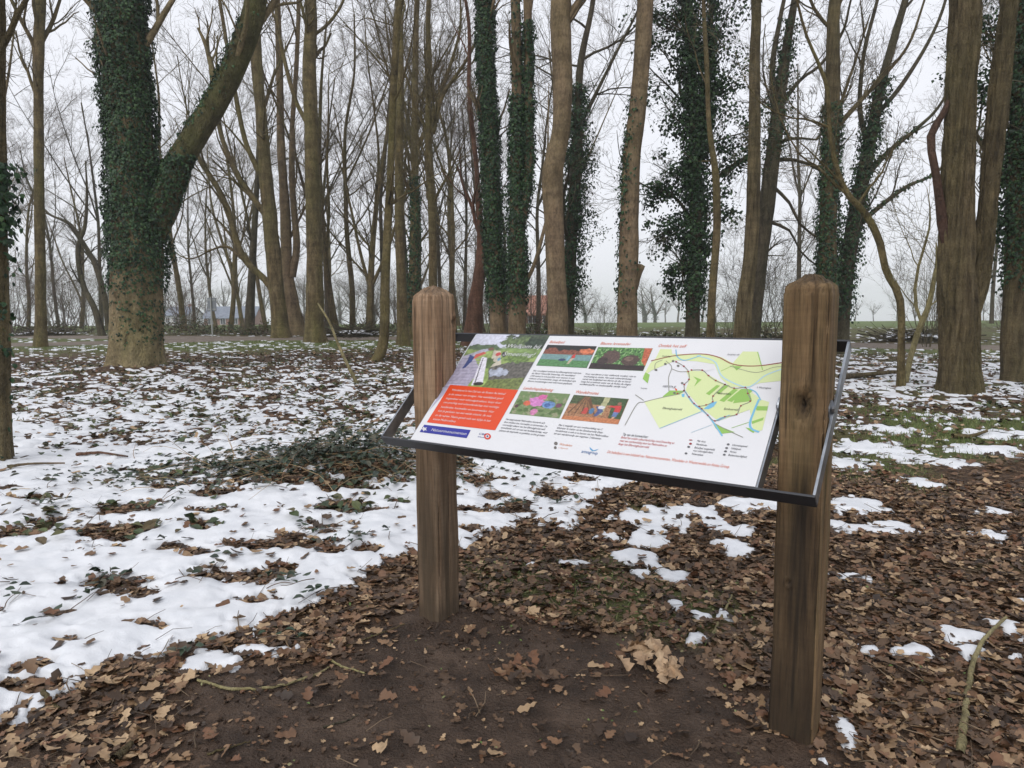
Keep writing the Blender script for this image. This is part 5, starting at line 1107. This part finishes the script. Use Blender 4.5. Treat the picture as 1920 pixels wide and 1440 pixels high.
p.pol([(.83, .3), (.93, .28), (.94, .55), (.84, .56)], (206, 42, 42), .1); p.pol([(.74, .32), (.86, .32), (.86, .4), (.74, .38)], (206, 42, 42), .1); p.ell(.88, .22, .035, .06, (150, 104, 80), .1); p.pol([(.84, .55), (.93, .55), (.91, .74), (.83, .72)], (96, 124, 176), .2); p.pol([(.85, .74), (.89, .74), (.88, .95), (.84, .95)], (206, 160, 130), .1)
p.pol([(0, .86), (1, .8), (1, 1), (0, 1)], (196, 120, 66), .4, 24)
p.build([(1074, 738.5), (1176.5, 745), (1157.5, 793), (1051, 784)])
ORANGE = srgb(222, 74, 30); BLUE = srgb(38, 44, 148); WHITE = (.68, .68, .70); DARK = srgb(52, 52, 60); REDT = srgb(190, 60, 52); ORT = srgb(222, 120, 92)
poly([(845, 723), (971, 731), (927.5, 807), (800, 793.5)], ORANGE, 'orange_text_box', .005)
poly([(795, 798), (882, 807), (874, 822.5), (786, 812)], BLUE, 'blue_logo_box', .005)
text('Welkom bij', z1(992, 615), z1(1235, 620), .034, WHITE, .25); text('Smeerling!', z1(965, 672), z1(1195, 682), .034, WHITE, .25)
body = ['Wandelend in het Dal van de Ruiten Aa beleef', 'je de natuur van vroeger. Het wandelpad, goed', 'begaanbaar voor rolstoelgebruikers, loopt door', 'een prachtig oud cultuurlandschap met vochtige', 'hooilanden, houtwallen en boomweides. Hier', 'kun je genieten van een weids uitzicht, de rust', 'en de ruimte. Neem gerust ook een kijkje in het', 'mooie Metbroekbos.']
for s_, a, b_ in zip(body, [(588, 935), (565, 967), (545, 998), (525, 1028), (505, 1062), (484, 1092), (462, 1125), (443, 1155)], [(985, 962), (970, 995), (955, 1026), (938, 1058), (902, 1092), (882, 1122), (876, 1160), (615, 1172)]):
    text(s_, z1(*a), z1(*b_), .0155, WHITE, .15)
text('Natuurmonumenten', z1(428, 1238), z1(690, 1266), .020, WHITE, .1)
star = [z1(380 + 26 * math.cos(a) * (1 if k % 2 else .45), 1225 + 20 * math.sin(a) * (1 if k % 2 else .45)) for k, a in enumerate(np.linspace(0, 2 * PI, 11)[:-1])]
poly(star, WHITE, 'star_emblem', .0054)
text('CBF', z1(785, 1262), z1(835, 1268), .013, srgb(40, 50, 130), 0); text('Erkend', z1(778, 1282), z1(826, 1288), .009, srgb(70, 80, 150), 0)
ring = [z1(853 + 26 * math.cos(a), 1275 + 24 * math.sin(a)) for a in np.linspace(0, 2 * PI, 17)[:-1]]; poly(ring, srgb(214, 70, 50), 'red_pin_emblem', .0052); poly([z1(853 + 14 * math.cos(a), 1275 + 13 * math.sin(a)) for a in np.linspace(0, 2 * PI, 13)[:-1]], WHITE, 'pin_eye', .0058); poly([z1(853 + 7 * math.cos(a), 1275 + 7 * math.sin(a)) for a in np.linspace(0, 2 * PI, 9)[:-1]], srgb(40, 50, 130), 'pin_dot', .0062)
for s_, a, b_ in (('Beleefpad', z1(1310, 578), z1(1418, 580)), ('Blauwe levensader', z1(1682, 584), z1(1903, 588)), ('Landschapsbeleving', z1(1117, 918), z1(1337, 930)), ('Wandelroutes', z1(1503, 942), z1(1672, 951)), ('Ontdek het zelf', z2(270, 466), z2(430, 469))):
    text(s_, a, b_, .022, ORT, .25)
def para(lines, starts, ends, c=DARK, size=.0125, zf=z1):
    n = len(lines)
    for k, s_ in enumerate(lines):
        t = k / max(n - 1, 1); a = np.array(starts[0]) * (1 - t) + np.array(starts[1]) * t; b_ = np.array(ends[0]) * (1 - t) + np.array(ends[1]) * t
        L_ = len(s_) / max(len(x_) for x_ in lines); b2_ = a + (b_ - a) * L_; text(s_, zf(*a), zf(*b2_), size, c, .22)
para(['Het wandelpad verbindt het Ellersinghuizerveld met', 'de Gaast/ Natuurlijk Smeerling. Dit wandelpad', '(750 meter) is ook geschikt voor mensen in een', 'rolstoel of scootmobiel. Langs dit beleefpad zijn', 'diverse voorzieningen met informatie geplaatst.'], [(1192, 785), (1150, 861)], [(1545, 802), (1500, 882)])
para(['Voor veel dieren is hier voldoende voedsel, rust en', 'beschutting te vinden. Het oude cultuurlandschap', 'vormt het leefgebied van dieren als das en bever.', 'Langs het stromende water van de Ruiten Aa vliegen', 'weidebeekjuffer en bosbeekjuffer sierlijk rond.'], [(1576, 804), (1535, 880)], [(1950, 817), (1912, 900)])
para(['Het aangrenzende Metbroekbos kenmerkt zich', 'door stukken bos, houtwallen en bomenrijen. De', 'voormalige akkers van het Ellersinghuizerveld', 'ontwikkelen zich tot een nat heidelandschap, waar', 'planten als dopheide en gevlekte orchis groeien.'], [(988, 1148), (938, 1234)], [(1330, 1174), (1292, 1266)])
para(['Het is mogelijk om een rondwandeling van 3', 'kilometer te maken via het Eemboerveld. Deze', 'wandelroute is ook in te korten via het Metbroekbos', 'tot een wandelrondje van ongeveer 2 kilometer.'], [(1382, 1187), (1347, 1252)], [(1780, 1222), (1745, 1290)])
text('Tip van de boswachter', z2(80, 982), z2(230, 994), .016, DARK, .2); para(['Beleef het unieke cultuurlandschap rond Smeerling en', 'maak een rondwandeling door het Metbroekbos en', 'langs het Ellersinghuizerveld.'], [(72, 999), (57, 1038)], [(388, 1024), (375, 1064)], REDT, .0135, z2)
text('Dit beleefpad is een initiatief van Natuurmonumenten, Wandelen in Westerwolde en Antea Group.', z2(-8, 1088), z2(717, 1180), .0165, ORT, .22)
text('Wandelen', z1(1388, 1334), z1(1484, 1342), .014, srgb(226, 150, 110), .2); text('in Westerwolde', z1(1384, 1358), z1(1455, 1364), .008, srgb(226, 150, 110), .2)
text('anteagroup', z1(1557, 1390), z1(1678, 1402), .019, srgb(30, 96, 160), 0)
poly([z1(1620, 1345), z1(1650, 1372), z1(1690, 1360), z1(1668, 1374), z1(1640, 1378), z1(1624, 1364)], srgb(90, 160, 206), 'swoosh_emblem', .0052)
poly([z1(1366 + 14 * math.cos(a), 1322 + 13 * math.sin(a)) for a in np.linspace(0, 2 * PI, 11)[:-1]], srgb(110, 104, 100), 'sole_emblem', .0052); poly([z1(1362 + 11 * math.cos(a), 1354 + 11 * math.sin(a)) for a in np.linspace(0, 2 * PI, 11)[:-1]], srgb(110, 104, 100), 'sole_emblem', .0052)
# the map: fields, woods, streams, roads and the dotted walk
g = Geo(); mcols = []; mats = []
def mp(pts, c, z):
    P = np.array([(*uv(*z2(*q_)), z) for q_ in pts]); a = sum(P[i - 1][0] * P[i][1] - P[i][0] * P[i - 1][1] for i in range(len(P)))
    if a < 0: P = P[::-1]
    if c not in mats: mats.append(c)
    g.add(P, np.array([list(range(len(P)))]), mats.index(c))
def ml(pts, w, c, z):
    V_, q_, _ = wide([z2(*a) for a in pts], w, c, z, '')
    if c not in mats: mats.append(c)
    g.add(V_, q_, mats.index(c))
PALE = srgb(214, 226, 168); MIDG = srgb(146, 190, 92); WAT = srgb(120, 186, 220); BRN = srgb(150, 84, 74); GREY = srgb(140, 140, 130); MAR = srgb(150, 40, 44)
a0, a1, a2, a3 = .0046, .0049, .0052, .0055
mp([(285, 478), (350, 478), (355, 505), (545, 505), (640, 520), (720, 560), (840, 572), (1000, 550), (998, 650), (870, 665), (790, 690), (700, 690), (640, 640), (600, 560), (500, 545), (380, 540), (240, 600), (190, 640), (230, 560), (262, 530)], PALE, a0)
mp([(760, 486), (845, 486), (880, 585), (820, 600), (700, 560)], PALE, a1 - .0001); mp([(440, 600), (530, 600), (640, 660), (720, 700), (800, 700), (880, 760), (930, 775), (900, 940), (850, 955), (820, 820), (640, 890), (520, 800), (440, 715), (460, 650)], PALE, a1 - .0002)
mp([(205, 785), (420, 725), (540, 835), (298, 938)], srgb(220, 230, 180), a1); mp([(310, 750), (350, 715), (440, 715), (410, 735), (312, 757)], MIDG, a1 + .0001); mp([(190, 650), (205, 612), (230, 625), (220, 675)], MIDG, a1)
for k in range(5): mp([(560 + k * 55, 730 - k * 6), (620 + k * 55, 680 - k * 3), (640 + k * 55, 684 - k * 3), (580 + k * 55, 740 - k * 6)] if k < 2 else [(640 + (k - 2) * 45, 770), (720 + (k - 2) * 45, 700), (745 + (k - 2) * 45, 706), (668 + (k - 2) * 45, 778)], MIDG, a1 + .0001)
mp([(770, 700), (805, 700), (830, 770), (720, 785), (735, 745)], MIDG, a1 + .0002); mp([(482, 632), (530, 650), (490, 690), (505, 655)], MIDG, a1 + .0001); mp([(835, 890), (905, 865), (900, 882), (838, 905)], MIDG, a1 + .0001); mp([(850, 800), (925, 800), (922, 825), (860, 825)], MIDG, a1 + .0001); mp([(610, 905), (740, 955), (660, 965), (625, 930)], MIDG, a1 + .0001); mp([(705, 570), (760, 570), (730, 595)], MIDG, a1 + .0001); mp([(800, 925), (860, 938), (850, 958), (826, 945)], MIDG, a1 + .0001)
mp([(470, 575), (500, 555), (590, 560), (600, 590), (560, 600), (490, 595)], (.74, .74, .76), a1 + .00015)
ml([(235, 546), (370, 515), (520, 503), (620, 520), (710, 560), (840, 568), (1000, 545)], .0045, BRN, a2); ml([(500, 512), (600, 545), (640, 620), (700, 660), (790, 690), (840, 670), (900, 620), (1000, 580)], .005, srgb(178, 212, 226), a2 - .0001); ml([(375, 480), (385, 520), (430, 540), (520, 512)], .004, WAT, a2)
ml([(435, 715), (490, 790), (570, 850), (620, 910), (668, 978)], .005, WAT, a2); ml([(870, 760), (845, 830), (826, 900), (840, 935), (882, 952)], .007, WAT, a2); ml([(810, 700), (850, 720), (880, 765)], .004, WAT, a2); mp([(550, 820), (600, 780), (628, 776), (610, 805), (580, 822)], WAT, a2); mp([(418, 735), (436, 732), (436, 752), (422, 752)], WAT, a2); mp([(620, 888), (650, 870), (690, 858), (710, 850), (690, 866), (640, 890)], WAT, a2)
ml([(95, 922), (160, 800), (205, 783), (310, 756), (410, 735)], .003, GREY, a2 + .0001); ml([(345, 720), (340, 640), (355, 580), (320, 545)], .0025, GREY, a2 + .0001); ml([(258, 600), (262, 560), (300, 540)], .0025, GREY, a2); ml([(355, 590), (400, 605), (450, 605)], .0025, GREY, a2); ml([(150, 742), (200, 775)], .003, GREY, a2); ml([(298, 938), (540, 835)], .002, WAT, a2); ml([(485, 960), (605, 912)], .002, srgb(180, 206, 220), a2); ml([(620, 905), (700, 945), (790, 985)], .0025, GREY, a2); ml([(720, 930), (820, 895)], .002, MIDG, a2)
ml([(640, 600), (720, 560)], .002, MIDG, a2); ml([(845, 488), (880, 590)], .003, MIDG, a2); ml([(690, 570), (760, 590), (850, 605), (940, 575), (998, 568)], .002, GREY, a2 + .0001)
walk = [(380, 550), (425, 575), (452, 605), (458, 650), (432, 680), (432, 715), (395, 733)]; walk2 = [(432, 715), (463, 752), (494, 790), (540, 820), (577, 857), (620, 890), (677, 865), (745, 850), (767, 800), (820, 772), (803, 727), (787, 693), (722, 698), (668, 677), (613, 655), (570, 627), (532, 596), (470, 596)]; walk3 = [(668, 677), (602, 745), (602, 778), (565, 797), (525, 806)]
for w_ in (walk, walk2, walk3):
    ml(w_, .003, GREY, a3)
    for qx, qy in w_: mp([(qx + 6 * math.cos(a), qy + 4.5 * math.sin(a)) for a in np.linspace(0, 2 * PI, 9)[:-1]], MAR, a3 + .0003)
for k, (qx, qy) in enumerate([(318, 563), (266, 598), (392, 573), (420, 672), (378, 730), (362, 546)]): mp([(qx + 8 * math.cos(a), qy + 6 * math.sin(a)) for a in np.linspace(0, 2 * PI, 9)[:-1]], srgb(110, 110, 104), a3 + .0003)
mp([(376, 700), (392, 708), (388, 722)], srgb(226, 90, 40), a3 + .0006)
# legend marks
for k, (qx, qy) in enumerate([(484, 1005), (484, 1027), (474, 1046), (460, 1085), (706, 1028), (698, 1050), (692, 1070), (686, 1090)]): mp([(qx + (9 if k != 0 else 11) * math.cos(a), qy + (6 if k else 3) * math.sin(a)) for a in np.linspace(0, 2 * PI, 9)[:-1]], MAR if k < 2 else srgb(96, 96, 100), a3)
link('printed_map', mk_mesh('printed_map', np.concatenate(g.V), g.F, False, [ink(c) for c in mats], np.concatenate(g.M)), BOARD)
for s_, a, b_, sz in (('HIER STA JE', (305, 697), (382, 700), .013), ('Ellersinghuizerveld', (310, 824), (424, 828), .014), ('Metbroekbos', (622, 733), (704, 736), .013), ('Eemboerveld', (668, 824), (752, 826), .013), ('Smeerling', (296, 522), (346, 524), .010), ('Vossenveld', (180, 708), (214, 712), .010), ("'t Wessinghuis", (850, 696), (934, 699), .011), ('Jipsinghuizer veld', (672, 508), (740, 510), .010)):
    text(s_, z2(*a), z2(*b_), sz, DARK, .2, .0064)
for s_, a, b_ in (('Hier sta je', (520, 1014), (570, 1018)), ('Wandelroute', (514, 1034), (578, 1040)), ('Beleefpad, toegankelijk', (506, 1054), (628, 1066)), ('voor rolstoelgebruikers', (500, 1072), (616, 1084)), ('Parkeerplaats', (492, 1092), (560, 1100)), ('Informatiepaneel', (728, 1036), (818, 1043)), ('Uitkijkpunt', (722, 1056), (780, 1061)), ('Horeca', (716, 1076), (754, 1080)), ('Bezienswaardigheid', (708, 1096), (818, 1108))):
    text(s_, z2(*a), z2(*b_), .0115, DARK, .2)
bpy.context.view_layer.update()
for o, w in TXT:
    dx = o.dimensions.x
    if dx > 1e-5: o.scale.x = w / dx
dg = bpy.context.evaluated_depsgraph_get()
for o, w in TXT:          # lettering as flat ink shapes
    me = bpy.data.meshes.new_from_object(o.evaluated_get(dg)); n_ = link('lettering', me, BOARD); n_.location = o.location; n_.scale = o.scale
for o, w in TXT: bpy.data.objects.remove(o)

# ------------------------------------------------------------------ sticks, stakes and sprigs
def stick(label, pts, w0, w1, m=B_OLIVE, seed=0, name='fallen_branch', cat='branch', depth=None, group=None):
    """lying stick traced over the ground; pts px, widths in metres"""
    rng = np.random.default_rng(seed); P = []
    for i, (px, py) in enumerate(pts):
        if depth is None: p_ = at(px, py); p_[2] = float(top(p_[0], p_[1])) + max(w0, w1) * .6
        else: p_ = atd(px, py, depth)
        P.append(p_)
    P = np.array(P); R = np.linspace(w0, w1, len(P)) / 2; base = P[0].copy(); gg = Geo()
    n = max(10, len(P) * 5); Q = crom(np.hstack([P, R[:, None]]), n); Q[1:-1, :3] += rng.normal(0, .0016, (n - 2, 3)); v, q_ = tubes(Q[None, :, :3] - base, Q[None, :, 3] * (1 + .05 * rng.normal(size=n)), 7); gg.add(v, q_)
    o = link(name, gg.mesh(name, [m], True), None, tuple(base)); return tag(o, label, cat, group)
ds = at(668, 718)[1]
stick('bleached bare stake leaning up out of the leaf litter near the elbowed tree', [(672, 724), (655, 690), (636, 650), (618, 605), (596, 568)], .075, .03, B_YEL, 1, 'stake', 'stake', ds)
stick('long thin curved twig lying on the mud near the snow edge', [(370, 1283), (430, 1296), (500, 1296), (560, 1280), (605, 1262), (622, 1252)], .014, .007, B_YEL, 2)
stick('short kinked twig above the long curved twig on the mud', [(594, 1222), (612, 1240), (640, 1250), (684, 1268)], .013, .007, B_YEL, 3)
stick('pale forked-looking stick lying away past the cracked post among leaves', [(1800, 1420), (1808, 1350), (1815, 1290), (1836, 1225), (1885, 1175)], .028, .014, B_YEL, 4)
stick('thin brown twig lying below the small snow patch at the cracked post', [(1600, 1395), (1690, 1408), (1780, 1420), (1900, 1412)], .010, .005, B_RED, 5)
stick('straight twig lying on leaves beside the cracked post', [(1548, 1295), (1600, 1312), (1680, 1322)], .012, .007, B_YEL, 6)
stick('small dark twig pressed into the bare mud', [(606, 1365), (650, 1350), (672, 1340)], .008, .004, B_DARK, 7)
stick('thin twig lying beside the stubby broken branch end', [(388, 1415), (430, 1405), (470, 1393)], .009, .005, B_OLIVE, 8)
stick('stubby broken branch end among the leaves', [(215, 1437), (232, 1420), (246, 1402)], .032, .022, B_OAK, 9)
stick('dark stub of wood poking from the snow edge', [(82, 1312), (96, 1322), (112, 1334)], .022, .012, B_OAK, 10)
stick('brown branch lying on the snow beside the ivy-collared trunk', [(15, 888), (60, 878), (122, 873)], .03, .014, B_BROWN, 11)
stick('longer branch half sunk in snow before the massive ivy-clad tree', [(145, 856), (190, 857), (240, 864)], .035, .015, B_RED, 12)
stick('grey stick angling through the leaves between the posts', [(1332, 1200), (1352, 1160), (1372, 1118)], .016, .010, B_YEL, 13)
stick('stick pointing toward the cracked post from the pale leaf clump', [(1345, 1235), (1372, 1260), (1394, 1280)], .016, .010, B_OLIVE, 14)
stick('thin straight stalk standing in the leaves behind the board', [(1119, 1086), (1121, 1062), (1124, 1036)], .010, .006, B_YEL, 15)
stick('slender twig on the mud before the weathered post', [(650, 1218), (700, 1200), (760, 1178)], .009, .005, B_OLIVE, 16)
stick('thin branch on the leaves near the snow strip', [(1798, 1000), (1830, 990), (1888, 982)], .013, .007, B_YEL, 17)
stick('mossy log lying in the patchy snow beyond the cracked post', [(1575, 712), (1620, 706), (1680, 704)], .12, .07, B_OAK, 18, 'fallen_log', 'log')
stick('green mossy stick on the grass between snow patches', [(1786, 822), (1820, 821), (1850, 818)], .05, .03, B_OLIVE, 19)
# bramble sprigs standing through the snow
def sprig_proto(seed, L_, nl):
    rng = np.random.default_rng(seed); d0 = np.array([1, 0, .25]); P = grow(rng, np.zeros((1, 3)), d0[None], np.array([L_]), 8, .12, -.05)[0]; P[:, 2] = np.maximum(P[:, 2], .012 + .02 * np.sin(np.linspace(0, 3, 8)))
    v, q_ = tubes(P[None], np.linspace(.0028, .0014, 8)[None], 5); stem = mk_mesh('stem', v, [q_], True, [M_TWIG2])
    leaves = []
    for k in range(nl):
        i = rng.integers(2, 8); a = rng.uniform(0, 6.28); nrm_ = flatnormals(rng, 1, .45); s = rng.uniform(.035, .062)
        M = np.eye(4); M[:3, :3] = basis(nrm_, np.array([a]))[0] * s; M[:3, 3] = P[i] + np.array([.03 * math.cos(a), .03 * math.sin(a), .012 + rng.uniform(0, .02)]); leaves.append(M)
    return stem, leaves
LEAFM = [mk_mesh('leaf', V * 1.0, [T], True, [M_BRAM]) for V, T in (ovate_leaf(.1), ovate_leaf(-.1), ovate_leaf(.2))]
SPR = [sprig_proto(400 + k, L_, n) for k, (L_, n) in enumerate([(.2, 5), (.28, 7), (.14, 4), (.35, 8), (.24, 6)])]
M_BRAM1 = leaf_mat('bramble_leaf', [(.016, .026, .017), (.024, .045, .024), (.045, .065, .042), (.07, .055, .035)], rough=.45, per='OBJ')
for m_ in LEAFM: m_.materials[0] = M_BRAM1
rs_ = np.random.default_rng(55)
sp_px = [(120, 1150), (130, 1158), (215, 1085), (250, 1085), (150, 1100), (395, 1080), (455, 1110), (500, 1115), (440, 1205), (480, 1200), (100, 985), (235, 985), (300, 1050), (640, 1000), (660, 985), (560, 1010), (690, 1040), (730, 1030), (690, 900), (660, 870), (720, 880), (620, 900), (560, 880), (520, 905), (470, 900), (430, 910), (380, 905), (600, 870), (740, 870), (700, 960), (640, 950),
         (940, 925), (890, 905), (1090, 940), (970, 945), (10, 1150), (20, 1110), (330, 1105), (350, 960), (410, 960), (590, 1105), (640, 1105), (300, 910), (200, 930), (150, 905), (90, 930), (540, 940), (760, 890), (690, 860), (640, 860), (1050, 905), (1010, 950), (320, 900), (60, 960), (640, 1040), (575, 1040), (710, 905), (520, 870), (560, 850), (480, 860), (420, 870), (350, 870)]
for i, (px, py) in enumerate(sp_px):
    c = at(px, py); st, lv = SPR[i % 5]; z = float(top(c[0], c[1])); e = empty('bramble_sprig', (c[0], c[1], z), rs_.uniform(0, 6.28)); s = rs_.uniform(.8, 1.15); e.scale = (s, s, s)
    tag(e, 'dark green bramble sprig poking through the snow', 'bramble', 'bramble sprigs poking through the snow'); link('stem', st, e)
    for k, M in enumerate(lv):
        o = link('leaf', LEAFM[k % 3], e); o.matrix_local = Matrix(M.tolist())
# heap of bramble canes, straw and leaves on the low mound
n = 240; c = MOUND; st = np.stack([c[0] + rs_.normal(-.4, .7, n), c[1] + rs_.normal(0, .4, n), np.zeros(n)], -1); st[:, 2] = top(st[:, 0], st[:, 1]); a = rs_.uniform(0, 6.28, n)
di = np.stack([np.cos(a), np.sin(a) * .6, rs_.uniform(.1, .8, n)], -1); P = grow(rs_, st, di, rs_.uniform(.25, .7, n), 7, .12, -.16); P[..., 2] = np.maximum(P[..., 2], gz(P[..., 0], P[..., 1]) + .01)
v, q_ = tubes(P, np.linspace(.0028, .0012, 7)[None].repeat(n, 0), 4)
e = empty('bramble_heap', (c[0], c[1], float(gz(c[0], c[1])))); tag(e, 'tangled heap of straw and bramble canes on the low snowy mound', 'bramble'); base = np.array(e.location)
link('straw', mk_mesh('straw', v - base, [q_], True, [M_STRAW]), e)['kind'] = 'stuff'
n = 2600; x = c[0] + rs_.normal(-.5, .8, n); y = c[1] + rs_.normal(0, .36, n); pos = np.stack([x, y, top(x, y) + rs_.uniform(.0, .2, n) * np.exp(-((x - c[0] + .1) / .7) ** 2) * (.5 + .8 * (fbm(x * 3, y * 3, 2) > 0))], -1)
v, f3 = scatter(ovate_leaf(.12), pos - base, basis(flatnormals(rs_, n, .5), rs_.uniform(0, 6.28, n)), rs_.uniform(.04, .08, n)); link('leaves', mk_mesh('leaves', v, [f3], True, [M_BRAM]), e)

# ------------------------------------------------------------------ the damp air that greys the far trees
hz = Geo(); hz.box((0, 0, -1.0), (1600, 1600, 31.0)); mh = bpy.data.materials.new('damp_haze'); mh.use_nodes = True; mh.node_tree.nodes.clear()
ho = mh.node_tree.nodes.new('ShaderNodeOutputMaterial'); pv = mh.node_tree.nodes.new('ShaderNodeVolumePrincipled')
pv.inputs['Color'].default_value = (.96, .975, 1.0, 1); pv.inputs['Density'].default_value = .001; pv.inputs['Anisotropy'].default_value = .2
mh.node_tree.links.new(pv.outputs[0], ho.inputs['Volume'])
HAZE = link('haze', hz.mesh('haze', [mh])); tag(HAZE, 'thin grey winter haze filling the air', 'haze', None, 'stuff')
HAZE.hide_render = False
